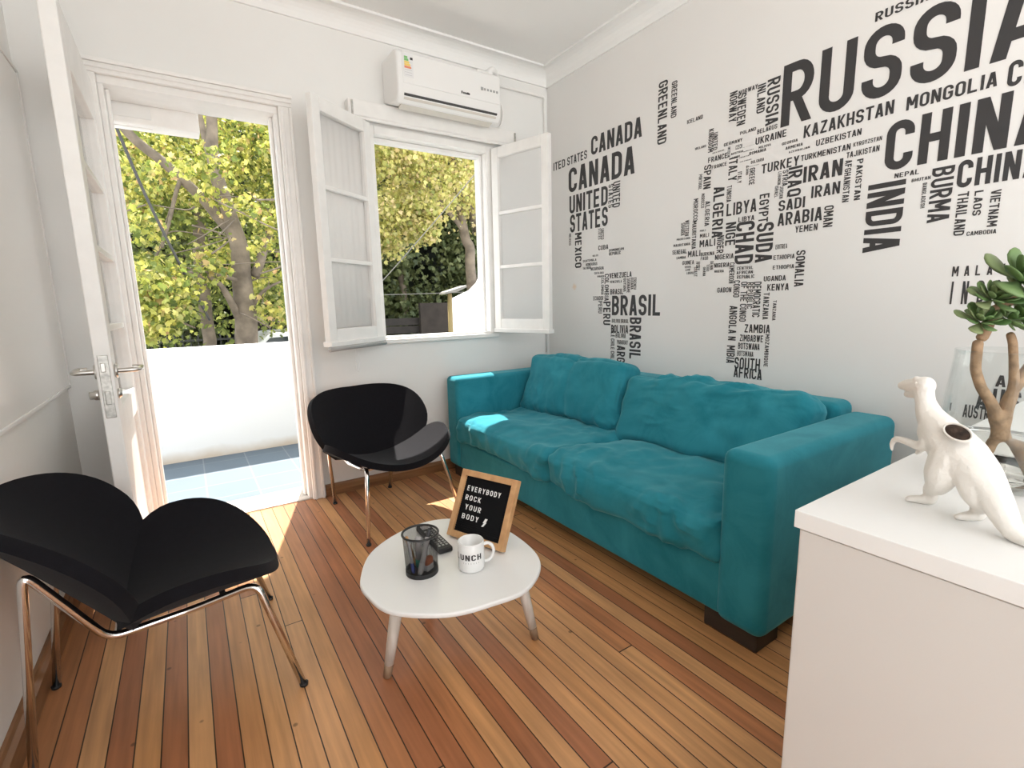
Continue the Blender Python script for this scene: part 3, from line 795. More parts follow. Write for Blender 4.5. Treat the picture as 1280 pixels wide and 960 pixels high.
def rounded_path(P, r=.045, n=6):
    P = [Vector(p) for p in P]; out = [P[0]]
    for i in range(1, len(P) - 1):
        a = (P[i - 1] - P[i]); b = (P[i + 1] - P[i]); rr = min(r, a.length * .45, b.length * .45)
        a = P[i] + a.normalized() * rr; b = P[i] + b.normalized() * rr
        for k in range(n + 1):
            t = k / n; out.append((1 - t) ** 2 * a + 2 * t * (1 - t) * P[i] + t * t * b)
    out.append(P[-1]); return out
chair = thing('lounge_chair', 'black slice lounge chair in the foreground beside the open door', 'chair', (-.091, 1.60, 0), .042)
obj('seat', shell_mb(.367, -.03, .104, -.121, .295, 1), M_black, chair, smooth=True, merge=True, bevel=.0142, bseg=4)
obj('backrest', shell_mb(.408, -.039, 2.181, -.121, .295, -1), M_black, chair, smooth=True, merge=True, bevel=.0142, bseg=4)
for s in (-1, 1):
    rear_top = (-.285, s * .205, .50)
    P = [(-.318, s * .165, .0), (-.266, s * .205, .505), (-.152, s * .152, .268), (.02, s * .15, .274), (.168, s * .200, .316), (.25, s * .255, 0)]
    f = MB().tube(rounded_path(P, .035), .0095, 12)
    obj('leg_frame', f, M_chrome, chair, smooth=True)
for s in (-1, 1):
    for x, y in ((.25, s * .255), (-.318, s * .165)):
        obj('foot_glide', MB().lathe([(0, 0), (.011, 0), (.012, .008), (0, .008)], (x, y, 0), 12), M_rubber, chair, smooth=True)
obj('cross_bar', MB().tube([(-.135, -.15, .268), (-.135, .15, .268)], .008, 10), M_chrome, chair, smooth=True)
obj('cross_bar', MB().tube([(.09, -.172, .29), (.09, .172, .29)], .008, 10), M_chrome, chair, smooth=True)
chair2 = copy_tree(chair)
chair2.location = (.784, 2.34, 0); chair2.rotation_euler = (0, 0, -1.408)
chair2['label'] = 'black slice lounge chair under the window beside the sofa'
for o in (chair, chair2): o['group'] = 'slice lounge chairs'

# ------------------------------------------------------------------ coffee table and what stands on it
TZ = .30
TP = [(.327, 1.285), (.401, 1.423), (.527, 1.504), (.651, 1.52), (.749, 1.465), (.818, 1.359), (.825, 1.179), (.786, 1.06), (.685, .983), (.584, .981), (.461, 1.008), (.351, 1.097), (.322, 1.197)]
tcx, tcy = .565, 1.24
table = thing('coffee_table', 'small white rounded triangle coffee table on three legs', 'table', (tcx, tcy, 0))
sp = [(p.x, p.y) for p in spline([(x, y, 0) for x, y in TP], 6, True)][::-1]
obj('tabletop', MB().prism(sp, 2, TZ - .014, TZ), M_lacq, table, smooth=True, bevel=.005, bseg=3)
for foot, top in (((.374, 1.250), (.425, 1.235)), ((.817, 1.137), (.765, 1.165)), ((.60, 1.475), (.59, 1.415))):
    f3, t3 = Vector((*foot, 0)), Vector((*top, TZ - .013))
    k = f3.lerp(t3, .14)
    lg = obj('leg', MB().tube([k, f3.lerp(t3, .5), t3], [.0135, .0165, .019], 16), M_leg, table, smooth=True)
    obj('leg_tip', MB().tube([f3, k], [.0115, .0135], 16), M_tip, lg, smooth=True, label='bare brown wooden tip')
for top in ((.425, 1.235), (.765, 1.165), (.59, 1.415)):
    obj('mounting_plate', MB().lathe([(0, 0), (.026, 0), (.026, .006), (0, .006)], (*top, TZ - .020), 14), M_greypl, table)

mug_c = (.612, 1.160, TZ)
mug = thing('mug', 'white ceramic mug with black LUNCH lettering on coffee table', 'mug', mug_c)
MR, MH = .0375, .086
prof = [(0, .001), (MR - .005, .001), (MR - .002, .003), (MR, .008), (MR, MH - .002), (MR - .0015, MH), (MR - .004, MH - .001), (MR - .0045, .009), (MR - .008, .006), (0, .006)]
obj('body', MB().lathe(prof, mug_c, 48), M_ceramic, mug, smooth=True)
ha = -.42                                    # handle direction in plan
hd = Vector((cos(ha), sin(ha), 0)); mc = Vector(mug_c)
hp = [mc + hd * r + Vector((0, 0, z)) for r, z in ((MR - .003, .070), (MR + .012, .072), (MR + .024, .062), (MR + .027, .045), (MR + .021, .028), (MR + .010, .019), (MR - .003, .018))]
obj('handle', MB().tube(spline(hp, 5), .0048, 10), M_ceramic, mug, smooth=True)
va = math.atan2(-mug_c[1], -mug_c[0])        # direction from the mug to the viewer
def mugmap(u, v, d):                            # letters run around the body
    a = va + u / MR
    return (mug_c[0] + (MR + .0004 + d) * cos(a), mug_c[1] + (MR + .0004 + d) * sin(a), mug_c[2] + v)
polys = word_mesh('LUNCH', mugmap, -.052, .041, .0305, .058, t=.17, gap=.14)
obj('lettering', polys, M_ink, mug, label='word LUNCH in black capitals')
sm = MB()
for k in range(7):
    word_mesh('I', mugmap, -.024 + k * .0075, .031, -.0232 + k * .0075, .0345, mb=sm)
obj('small_marks', sm, M_ink, mug)

pc = (.487, 1.225, TZ)
cup = thing('pencil_cup', 'black wire mesh pencil cup full of pens on coffee table', 'pencil cup', pc)
PR0, PR1, PH = .045, .050, .118
def mesh_mat():
    mt, nt, p = new_mat('black_wire_mesh')
    N = nt.nodes.new; L = nt.links.new
    p.inputs['Base Color'].default_value = (.012, .012, .013, 1); p.inputs['Metallic'].default_value = .6; p.inputs['Roughness'].default_value = .45
    tr = N('ShaderNodeBsdfTransparent'); mx = N('ShaderNodeMixShader')
    tc = N('ShaderNodeTexCoord'); sep = N('ShaderNodeSeparateXYZ'); L(tc.outputs['Object'], sep.inputs[0])
    def mth(op, a, b=None):
        n = N('ShaderNodeMath'); n.operation = op
        for i, v in enumerate((a, b)):
            if v is None: continue
            if isinstance(v, (int, float)): n.inputs[i].default_value = v
            else: L(v, n.inputs[i])
        return n.outputs[0]
    ang = mth('MULTIPLY', mth('ARCTAN2', sep.outputs[1], sep.outputs[0]), 14.0)
    zz = mth('MULTIPLY', sep.outputs[2], 300.0)
    a = mth('FRACT', mth('ADD', ang, zz)); b = mth('FRACT', mth('SUBTRACT', ang, zz))
    w1 = mth('LESS_THAN', a, .30); w2 = mth('LESS_THAN', b, .30)
    f = mth('MAXIMUM', w1, w2)
    L(f, mx.inputs[0]); L(tr.outputs[0], mx.inputs[1]); L(p.outputs[0], mx.inputs[2]); L(mx.outputs[0], nt.nodes['Material Output'].inputs[0])
    return mt
obj('mesh_wall', MB().lathe([(PR0, .012), (PR1, PH - .003)], pc, 48), mesh_mat(), cup, smooth=True)
rm = MB(); rm.tube([(pc[0] + PR1 * cos(2 * pi * k / 40), pc[1] + PR1 * sin(2 * pi * k / 40), TZ + PH) for k in range(40)], .0032, 8, closed=True)
obj('rim', rm, M_blackm, cup, smooth=True)
obj('base', MB().lathe([(0, .0005), (PR0 + .001, .0005), (PR0 + .001, .013), (PR0 - .002, .013), (PR0 - .002, .004), (0, .004)], pc, 40), M_blackm, cup, smooth=False)
M_penblue = simple('blue_pen', (.05, .08, .35), .4); M_pengreen = simple('green_marker', (.02, .30, .20), .4)
M_pengrey = simple('grey_marker', (.42, .40, .40), .4); M_penwood = simple('pencil_wood', (.55, .30, .12), .5); M_pendark = simple('black_pen', (.03, .03, .035), .4)
M_paper = simple('pale_card', (.55, .52, .50), .7); M_clear = simple('clear_pen_barrel', (.6, .6, .62), .2); M_red = simple('rust_eraser', (.45, .12, .04), .6)
def pen(label, cat, base, top, r, bm, capm, capfrac=.3):
    b3 = Vector((pc[0] + base[0], pc[1] + base[1], TZ + base[2])); t3 = Vector((pc[0] + top[0], pc[1] + top[1], TZ + top[2]))
    p = thing('marker_pen' if 'marker' in cat else cat.replace(' ', '_'), label, cat, tuple(b3), group='pens in the mesh cup')
    k = b3.lerp(t3, capfrac)
    obj('barrel', MB().tube([k, t3], r, 10), bm, p, smooth=True)
    obj('cap', MB().tube([b3, b3.lerp(k, .25), k], [r * .7, r * 1.08, r * 1.08], 10), capm, p, smooth=True)
pen('clear pen with blue cap leaning at the left of the cup', 'pen', (-.030, -.012, .010), (-.032, .012, .100), .0045, M_clear, M_penblue)
pen('green capped marker standing in the middle of the mesh cup', 'marker', (-.004, .012, .008), (-.006, .004, .104), .0085, M_pengrey, M_pengreen)
pen('long grey marker lying diagonally across the mesh cup', 'marker', (-.020, -.032, .012), (.022, .0, .098), .0075, M_pengrey, M_pengrey)
pen('black pen leaning to the right inside the mesh cup', 'pen', (.006, .022, .007), (.032, .010, .112), .006, M_pendark, M_pendark)
pen('orange pencil leaning at the back left of the cup', 'pencil', (-.006, .030, .007), (-.034, .020, .106), .005, M_penwood, M_penwood)
nb = thing('eraser', 'rust coloured eraser low inside the mesh cup', 'eraser', (pc[0] + .014, pc[1] - .014, TZ + .03))
e_ = MB().box((-.014, -.008, -.020), (.014, .008, .016)); xform(e_, Matrix.Translation(nb.location) @ Matrix.Rotation(.5, 4, 'Z'))
obj('rubber', e_, M_red, nb, bevel=.003)
e_ = MB().box((-.0145, -.0085, -.021), (.0145, .0085, -.002)); xform(e_, Matrix.Translation(nb.location) @ Matrix.Rotation(.5, 4, 'Z'))
obj('sleeve', e_, M_paper, nb, bevel=.002)

rmt = thing('remote_control', 'black remote control lying on the table behind the mesh cup', 'remote control', (.586, 1.335, TZ))
ra = onz(558, 692, TZ); rb = onz(528, 662, TZ); rd = (rb - ra); RL = rd.length; rd.normalize(); rn = Vector((-rd.y, rd.x, 0)); rc = (ra + rb) / 2
RM = Matrix((( rd.x, rn.x, 0, rc.x), (rd.y, rn.y, 0, rc.y), (0, 0, 1, TZ), (0, 0, 0, 1)))
obj('body', xform(MB().box((-RL / 2, -.023, .001), (RL / 2, .023, .018)), RM), M_rubber, rmt, smooth=True, bevel=.005, bseg=3)
bt = MB()
for i in range(9):
    for j in range(3):
        x = -RL * .38 + i * RL * .072; y = -.012 + j * .012
        bt.box((x - .004, y - .0035, .0178), (x + .004, y + .0035, .0195))
obj('buttons', xform(bt, RM), M_greypl, rmt, bevel=.0008)
obj('display', xform(MB().box((RL * .30, -.014, .0178), (RL * .43, .014, .0186)), RM), M_pengrey, rmt)

# letter board, leaning back on the table
bl = Vector((.639, 1.374, TZ)); br = Vector((.722, 1.168, TZ)); ex = (br - bl); BW = ex.length; ex.normalize()
up = (Vector((.93, .37, 0)).normalized() * .095 + Vector((0, 0, .1965))); BH = up.length; up.normalize(); en = ex.cross(up).normalized()   # towards the viewer side
if en.dot(Vector((0, 0, CAMH)) - bl) < 0: en = -en
BM = Matrix(((ex.x, up.x, en.x, bl.x), (ex.y, up.y, en.y, bl.y), (ex.z, up.z, en.z, bl.z + .009), (0, 0, 0, 1)))
lb = thing('letter_board', 'oak framed black letter board leaning behind the mug', 'letter board', tuple((bl + br) / 2))
FWd = .020
fb = MB().box((0, 0, -.018), (FWd, BH, .004)); fb.box((BW - FWd, 0, -.018), (BW, BH, .004)); fb.box((FWd, 0, -.018), (BW - FWd, FWd, .004)); fb.box((FWd, BH - FWd, -.018), (BW - FWd, BH, .004))
obj('frame', xform(fb, BM), M_frame, lb, bevel=.0015)
fp = MB()
fp.box((FWd - .001, FWd - .001, -.014), (BW - FWd + .001, BH - FWd + .001, -.006))
for k in range(26):
    y = FWd + .002 + k * (BH - 2 * FWd - .004) / 26
    fp.box((FWd, y, -.006), (BW - FWd, y + .0042, -.0045))
obj('felt_panel', xform(fp, BM), M_felt, lb)
stn = MB().box((BW * .45, .0, -.02), (BW * .55, BH * .72, -.018))
# fold-out stand behind the frame
s0 = BM @ Vector((BW / 2, BH * .62, -.02)); s1 = Vector((bl + br) / 2) + Vector((.93, .37, 0)).normalized() * .125; s1.z = TZ + .003
obj('stand', MB().tube([s0, s1], .004, 8), M_frame, lb, smooth=True)
for txt, x0, y0, x1 in (('EVERYBODY', .033, .152, .168), ('ROCK', .034, .122, .098), ('YOUR', .042, .092, .107), ('BODY', .038, .062, .106)):
    o = obj('letter_row', xform(word_mesh(txt, lambda u, v, d: (u, v, -.0036 + d), x0, y0, x1, y0 + .0165, t=.15, gap=.24), BM), M_letter, lb, label='white letters ' + txt)
obj('lightning_mark', xform(word_mesh('*', lambda u, v, d: (u, v, -.0036 + d), .122, .054, .141, .080), BM), M_letter, lb, label='white lightning bolt')

# ------------------------------------------------------------------ white cabinet on the right
CX0, CY1, CZ = .698, .33, .75
cab = thing('cabinet', 'white cabinet in the right foreground carrying a dinosaur planter', 'cabinet', (1.2, -.2, 0))
obj('top_board', MB().box((CX0, -.75, CZ - .026), (1.95, CY1, CZ)), M_lacq, cab, bevel=.0012)
obj('side_panel', MB().box((CX0 + .006, CY1 - .024, .0), (1.94, CY1 - .006, CZ - .026)), M_cab, cab, bevel=.001)
obj('door', MB().box((CX0 + .003, -.20, .03), (CX0 + .021, CY1 - .008, CZ - .028)), M_cab, cab, bevel=.0012)
obj('door', MB().box((CX0 + .003, -.745, .03), (CX0 + .021, -.204, CZ - .028)), M_cab, cab, bevel=.0012)
obj('carcass', MB().box((CX0 + .022, -.745, .0), (1.94, CY1 - .025, CZ - .027)), M_cab, cab)

# dinosaur planter
DP0 = Vector((.855, .21, 0)); DD = Vector((.45, .89, 0)).normalized(); DN = Vector((DD.y, -DD.x, 0))
def dp(x, y, off=0.0):
    d = ray(x, y); t = (DN.dot(DP0 - CC)) / DN.dot(d); return CC + d * t + DN * off
def skin_obj(name, chains, mat, parent, sub=2, label=None):
    """chains: list of [(point, radius), ...]; the first point of later chains is joined to the nearest existing vertex"""
    vs_ = []; es = []; rs = []
    for ch in chains:
        prev = None
        for i, (p, r) in enumerate(ch):
            p = Vector(p)
            if i == 0 and vs_ and isinstance(r, str):
                prev = min(range(len(vs_)), key=lambda k: (vs_[k] - p).length); continue
            vs_.append(p); rs.append(r)
            if prev is not None: es.append((prev, len(vs_) - 1))
            prev = len(vs_) - 1
    o3 = Vector(parent['_org']) if parent is not None else Vector((0, 0, 0))
    me = bpy.data.meshes.new(name); me.from_pydata([tuple(v - o3) for v in vs_], es, [])
    me.materials.append(mat)
    o = bpy.data.objects.new(name, me); COL.objects.link(o); o.parent = parent; o['_org'] = tuple(o3)
    sk = o.modifiers.new('skin', 'SKIN'); sk.use_smooth_shade = True; sk.branch_smoothing = .3
    me.skin_vertices[0].data[0].use_root = True
    for i, r in enumerate(rs):
        rr = r if isinstance(r, (tuple, list)) else (r, r)
        me.skin_vertices[0].data[i].radius = rr
    md = o.modifiers.new('sub', 'SUBSURF'); md.levels = sub; md.render_levels = sub
    if label: o['label'] = label
    return o
dino = thing('dinosaur_planter', 'ivory toy dinosaur planter standing on the white cabinet', 'planter', (.855, .20, CZ))
def dq(x, y, off=0.0):                        # point seen at (x, y) on the upright plane of the toy, shifted sideways by off
    d = ray(x, y); return CC + d * ((DN.dot(DP0 - CC) + off) / DN.dot(d))
def ball(mb, c, r, n=16, M3=None, sc=(1, 1, 1)):
    o = len(mb.v)
    for i in range(n + 1):
        th = pi * (i + .0) / n
        for k in range(n):
            a = 2 * pi * k / n
            p = Vector((r * sc[0] * sin(th) * cos(a), r * sc[1] * sin(th) * sin(a), r * sc[2] * cos(th)))
            if M3 is not None: p = M3 @ p
            mb.v.append(tuple(Vector(c) + p))
    for i in range(n):
        for k in range(n): mb.f.append((o + i * n + k, o + (i + 1) * n + k, o + (i + 1) * n + (k + 1) % n, o + i * n + (k + 1) % n))
def limb(mb, chain, n=5):
    chain = [(Vector((c.x, c.y, max(c.z, CZ + r * .9))), r) for c, r in chain]
    pts = spline([c for c, _ in chain], n); rs = lerp_list([r for _, r in chain], n)
    for p, r in zip(pts, rs): ball(mb, p, r, 12)
    mb.tube(pts, [r * .985 for r in rs], 14)
db = MB()
limb(db, [(dq(1172, 540), .0235), (dq(1186, 553), .0285), (dq(1202, 571), .0305), (dq(1222, 592), .0255), (dq(1240, 617), .0190), (dq(1253, 641), .0155), (dq(1266, 664), .0115), (dq(1280, 687), .0075), (dq(1295, 706), .0048)])
limb(db, [(dq(1176, 538), .0225), (dq(1163, 520), .0165), (dq(1157, 503), .0122), (dq(1155, 488), .0118)])
limb(db, [(dq(1156, 482), .0132), (dq(1146, 482), .0118), (dq(1136, 481), .0088), (dq(1128, 482), .0062)])            # skull and snout
limb(db, [(dq(1155, 489), .0100), (dq(1144, 492), .0070), (dq(1134, 493), .0046)])                                     # lower jaw
ball(db, dq(1146, 474, -.006), .0048); ball(db, dq(1146, 474, .006), .0048)                                            # brows
f1, t1 = onz(1162, 624, CZ + .008), onz(1137, 623, CZ + .0048)
limb(db, [(dq(1188, 574, -.010), .0245), (dq(1178, 591, -.014), .0205), (dq(1172, 606, -.010), .0140), (f1 + Vector((0, 0, .014)), .0092), (f1, .0080), (t1, .0046)])
for sx_ in (-.006, .006): limb(db, [(f1, .0065), (t1 + DN * sx_ + (f1 - t1) * .12, .0042)])
f2, t2 = onz(1222, 643, CZ + .008), onz(1199, 646, CZ + .0048)
limb(db, [(dq(1217, 598, -.004), .0215), (dq(1220, 616, -.006), .0165), (dq(1227, 630, .004), .0120), (f2 + Vector((0, 0, .010)), .0095), (f2, .0085), (t2, .0046)])
for sx_ in (-.006, .006): limb(db, [(f2, .0065), (t2 + DN * sx_ + (f2 - t2) * .12, .0042)])
limb(db, [(dq(1170, 542, -.012), .0115), (dq(1158, 554, -.018), .0085), (dq(1147, 557, -.018), .0062), (dq(1131, 551, -.017), .0052), (dq(1120, 549, -.017), .0046), (dq(1115, 555, -.017), .0034), (dq(1115, 562, -.017), .0024)])
limb(db, [(dq(1172, 545, .014), .0105), (dq(1166, 556, .018), .0070), (dq(1154, 560, .018), .0052), (dq(1147, 566, .018), .0035)])
bo = obj('body', db, M_dino, dino, smooth=True)
md = bo.modifiers.new('remesh', 'REMESH'); md.mode = 'VOXEL'; md.voxel_size = .0016; md.use_smooth_shade = True
md = bo.modifiers.new('smooth', 'SMOOTH'); md.factor = .5; md.iterations = 7
hx_ = (dq(1212, 548) - dq(1182, 530)).normalized()
hn = (Vector((0, 0, 1)) * .74 - DN * .67); hn = (hn - hx_ * hn.dot(hx_)).normalized(); hy_ = hn.cross(hx_)
H3 = Matrix((hx_, hy_, hn)).transposed()
hole = dq(1197, 540.5, -.0195)
rim = MB()
rim.tube([hole + hx_ * (.0175 * cos(2 * pi * k / 28)) + hy_ * (.0105 * sin(2 * pi * k / 28)) for k in range(28)], .0016, 8, closed=True)
obj('planter_rim', rim, M_dino, dino, smooth=True)
so_ = MB(); ball(so_, hole - hn * .0005, 1.0, 18, H3, (.0168, .0098, .0026))
obj('soil', so_, M_soil, dino, smooth=True, label='dark soil in the planter hole')
for of in (-.0115, .0115):
    e_ = MB(); ball(e_, dq(1145, 479, of), .0020, 8); obj('eye', e_, M_dino, dino, smooth=True)

# ------------------------------------------------------------------ vase with the succulent
vc = Vector((1.062, .205, CZ))
vase = thing('glass_vase', 'clear tapered glass vase with water on the white cabinet', 'vase', tuple(vc))
vp = [(0, .002), (.075, .002), (.080, .008), (.0795, .020), (.074, .08), (.067, .15), (.0625, .205), (.063, .212), (.0610, .212), (.0605, .205), (.0650, .15), (.0720, .08), (.0770, .022), (.072, .012), (0, .012)]
obj('glass', MB().lathe(vp, vc, 48), M_vase, vase, smooth=True)
obj('water', MB().lathe([(0, .0125), (.0718, .0125), (.0765, .022), (.0728, .072), (0, .072)], vc, 48), M_water, vase, smooth=True)
plant = thing('succulent_plant', 'green rosette succulent with forked brown stems in the glass vase', 'plant', tuple(vc))
VD = Vector((CF.x, CF.y, 0)).normalized(); VN = Vector((VD.y, -VD.x, 0))
def vpnt(x, y, off=0.0):                      # point in the upright plane through the vase facing the room
    d = ray(x, y); t = (VD.dot(Vector((vc.x, vc.y, 0)) - Vector((0, 0, 0)))) / VD.dot(Vector((d.x, d.y, 0))); return CC + d * t + VD * off
st = [[(vpnt(1251, 548), .0125), (vpnt(1250, 527), .013), (vpnt(1240, 505), .0085), (vpnt(1226, 484), .0075), (vpnt(1219, 462), .0072), (vpnt(1221, 440), .0072), (vpnt(1223, 424), .0072)],
      [(vpnt(1250, 527), 'j'), (vpnt(1262, 498), .0095), (vpnt(1268, 478), .0070), (vpnt(1267, 450), .0060), (vpnt(1266, 428), .0060), (vpnt(1262, 415), .0055)],
      [(vpnt(1262, 498), 'j'), (vpnt(1278, 470), .0085), (vpnt(1298, 445), .0080), (vpnt(1306, 420), .007), (vpnt(1308, 400), .007)],
      [(vpnt(1251, 548), 'j'), (vpnt(1262, 566), .0095), (vpnt(1270, 580), .008), (vpnt(1275, 594), .0065)],
      [(vpnt(1251, 548), 'j'), (vpnt(1240, 560), .007), (vpnt(1228, 570, -.01), .005)]]
skin_obj('stem', st, M_stem, plant)
st2 = [[(vpnt(1233, 415), .008), (vpnt(1236, 402), .0085), (vpnt(1244, 390), .0080), (vpnt(1256, 381), .0085), (vpnt(1264, 373), .008), (vpnt(1272, 366), .007)],
       [(vpnt(1244, 390), 'j'), (vpnt(1240, 380), .006)],
       [(vpnt(1233, 415), 'j'), (vpnt(1224, 426), .0075)]]
skin_obj('stem', st2, M_stem, plant)
def leaf_mb(mb, base, d, upv, L_, W_, th=.22):
    """a fat spoon shaped leaf"""
    d = d.normalized(); s = d.cross(upv).normalized(); n = s.cross(d).normalized()
    prof = [(0, .18), (.18, .34), (.40, .68), (.62, .96), (.80, .98), (.93, .66), (1.0, .18)]
    o = len(mb.v); seg = 8
    for (t, w_) in prof:
        c = base + d * (L_ * t) + n * (L_ * .16 * t * t)
        for k in range(seg):
            a = 2 * pi * k / seg
            mb.v.append(tuple(c + s * (W_ / 2 * w_ * cos(a)) + n * (W_ / 2 * w_ * th * sin(a))))
    for i in range(len(prof) - 1):
        for k in range(seg): mb.f.append((o + i * seg + k, o + i * seg + (k + 1) % seg, o + (i + 1) * seg + (k + 1) % seg, o + (i + 1) * seg + k))
    mb.f.append(tuple(o + k for k in range(seg - 1, -1, -1))); mb.f.append(tuple(o + (len(prof) - 1) * seg + k for k in range(seg)))
rnd = random.Random(4)
def rosette(c, axis, n, L_, W_, seed):
    r_ = random.Random(seed); mb = MB(); axis = Vector(axis).normalized()
    a_ = axis.orthogonal().normalized(); b_ = axis.cross(a_)
    for k in range(n):
        f = k / (n - 1); ang = k * 2.39996 + r_.uniform(-.2, .2)
        el = radians(-15 + 85 * f)
        rad = a_ * cos(ang) + b_ * sin(ang)
        d = rad * cos(el) + axis * sin(el)
        sc = (1.0 - .45 * f) * r_.uniform(.88, 1.1)
        leaf_mb(mb, Vector(c) + rad * .003 + axis * (.004 * f), d, axis, L_ * sc, W_ * sc)
    return obj('rosette', mb, M_succ, plant, smooth=True)
rosette(vpnt(1222, 402, -.005), (-.35, -.45, .8), 22, .034, .021, 1)
rosette(vpnt(1236, 375, -.006), (-.3, -.5, .8), 24, .036, .021, 2)
rosette(vpnt(1247, 398, -.012), (.2, -.6, .5), 12, .026, .016, 7)
rosette(vpnt(1266, 352, -.01), (-.2, -.6, .8), 16, .058, .042, 3)
rosette(vpnt(1272, 408, -.012), (.1, -.5, .85), 14, .052, .036, 4)
rosette(vpnt(1292, 372, -.004), (.3, -.5, .8), 15, .054, .038, 5)
rosette(vpnt(1306, 395, .01), (.4, -.4, .8), 14, .050, .036, 6)

# ------------------------------------------------------------------ whiteboard on the left wall
wb = thing('whiteboard', 'white glossy wall board hanging on the left wall by the door', 'whiteboard', (XL, 2.0, 1.35))
WBY = YB - .03
obj('panel', MB().box((XL + .001, .75, .745), (XL + .012, WBY, 1.965)), M_board, wb, bevel=.002)
e_ = MB().box((XL + .001, .74, .735), (XL + .016, WBY + .006, .747)); e_.box((XL + .001, WBY - .002, .735), (XL + .016, WBY + .006, 1.975)); e_.box((XL + .001, .74, 1.963), (XL + .016, WBY + .006, 1.975))
obj('edge_strip', e_, M_backed, wb, bevel=.002)

# ------------------------------------------------------------------ air conditioner, its pipes, and the roller box
AX0, AX1, AZ0, AZ1, AD = 1.03, 1.655, 2.085, 2.345, .215
ac = thing('air_conditioner', 'white split air conditioner unit mounted above the window', 'air conditioner', ((AX0 + AX1) / 2, YB, AZ0))
pr = [(YB, AZ1), (YB - AD * .86, AZ1), (YB - AD * .98, AZ1 - .02), (YB - AD, AZ0 + .09), (YB - AD * .97, AZ0 + .03), (YB - AD * .86, AZ0 + .004), (YB - AD * .35, AZ0 - .004 + .03), (YB, AZ0 + .05)]
obj('casing', MB().prism(pr, 0, AX0, AX1), M_plastic, ac, smooth=True, bevel=.012, bseg=4)
yf = YB - AD - .003
obj('front_panel', MB().prism([(YB - AD * .95, AZ1 - .01), (yf + .003, AZ1 - .022), (yf, AZ0 + .092), (YB - AD * .95, AZ0 + .092)], 0, AX0 + .03, AX1 - .012), M_plastic, ac, bevel=.003)
obj('air_slot', MB().prism([(YB - AD * .99, AZ0 + .036), (YB - AD * 1.003, AZ0 + .042), (YB - AD * .99, AZ0 + .046), (YB - AD * .9, AZ0 + .03)], 0, AX0 + .035, AX1 - .03), M_darkslot, ac)
obj('air_flap', MB().prism([(YB - AD * .96, AZ0 + .030), (YB - AD * .94, AZ0 + .020), (YB - AD * .55, AZ0 - .004), (YB - AD * .55, AZ0 + .004)], 0, AX0 + .035, AX1 - .03), simple('beige_flap', (.66, .62, .56), .5), ac, bevel=.002)
M_sg, M_sy, M_sr = simple('label_green', (.22, .50, .18), .5), simple('label_yellow', (.85, .62, .15), .5), simple('label_red', (.80, .28, .16), .5)
M_sw = simple('label_white', (.78, .78, .78), .5)
def yface(z): return yf - .0005 + (AZ1 - .022 - z) * 0 + (.003 * (z - AZ0 - .092) / (AZ1 - .114 - AZ0))
lab = obj('energy_label', MB().box((AX0 + .036, yf - .0012, AZ0 + .122), (AX0 + .088, yf + .003, AZ1 - .028)), M_sw, ac)
for k, mm in enumerate((M_sg, M_sg, M_sy, M_sy, M_sr)):
    z = AZ1 - .042 - k * .0115
    obj('energy_bar', MB().box((AX0 + .040, yf - .0024, z - .010), (AX0 + .058 + k * .0045, yf - .001, z)), mm, lab)
obj('energy_mark', MB().box((AX0 + .072, yf - .0024, AZ1 - .055), (AX0 + .086, yf - .001, AZ1 - .044)), M_ink, lab)
sl = MB()
for k in range(6): sl.box((AX0 + .041, yf - .0022, AZ0 + .130 + k * .012), (AX0 + .080, yf - .001, AZ0 + .1315 + k * .012))
obj('small_print', sl, simple('label_grey', (.55, .55, .56), .6), lab)
bd = MB()
for k, (x, h_) in enumerate(((0, .013), (.011, .009), (.020, .009), (.029, .009), (.037, .011), (.045, .009))):
    bd.box((AX0 + .365 + x, yf - .0016, AZ0 + .106), (AX0 + .372 + x, yf + .001, AZ0 + .106 + h_))
obj('badge', bd, M_ink, ac)
dt = MB()
for k in range(6): dt.box((AX1 - .135 + k * .020, yf - .0016, AZ0 + .150 + (.0 if k else -.002)), (AX1 - .124 + k * .020 + (.004 if k == 0 else 0), yf + .003, AZ0 + .161 + (.003 if k == 0 else 0)))
obj('display_icons', dt, M_greypl, ac)
pp = MB()
obj('pipe_cover', MB().box((AX1 - .10, YB - .12, AZ1 - .002), (AX1 + .015, YB - .02, AZ1 + .045)), M_plastic, ac, bevel=.008)
pipe = thing('pipe', 'white conduit running from the air conditioner to the corner', 'pipe', (1.9, YB - .02, 2.38))
q = spline([(AX1 - .03, YB - .10, AZ1 + .03), (AX1 + .01, YB - .11, AZ1 + .062), (AX1 + .05, YB - .08, AZ1 + .05), (AX1 + .055, YB - .04, AZ1 + .0), (AX1 + .06, YB - .03, AZ1 - .06)], 6)
obj('bend', MB().tube(q, .018, 12), M_plastic, pipe, smooth=True)
obj('run', MB().tube(rounded_path([(AX1 + .05, YB - .012, AZ1 + .035), (XR - .03, YB - .012, AZ1 + .035), (XR - .03, YB - .012, .70)], .02), .008, 10), M_trim, pipe, smooth=True)
cable = spline([(AX1 + .02, YB - .06, AZ1 - .03), (AX1 + .10, YB - .03, AZ1 - .05), (AX1 + .135, YB - .02, AZ1 - .13), (AX1 + .11, YB - .015, AZ1 - .21), (AX1 + .03, YB - .02, AZ1 - .225), (AX1 - .03, YB - .05, AZ1 - .20)], 8)
tag(obj('cable', MB().tube(cable, .0055, 8), M_trim, smooth=True), 'white power cable looping beside the air conditioner', 'cable')
rb_ = thing('roller_blind_box', 'white roller blind box above the window below the air conditioner', 'blind box', (1.33, YB, 2.07))
obj('box', MB().box((.815, YB - .065, 2.03), (1.865, YB, 2.112)), M_trim, rb_, bevel=.008)
for x in (.835, 1.845):
    obj('bracket', MB().box((x - .004, YB - .075, 2.025), (x + .004, YB - .055, 2.10)), M_lock, rb_, bevel=.001)
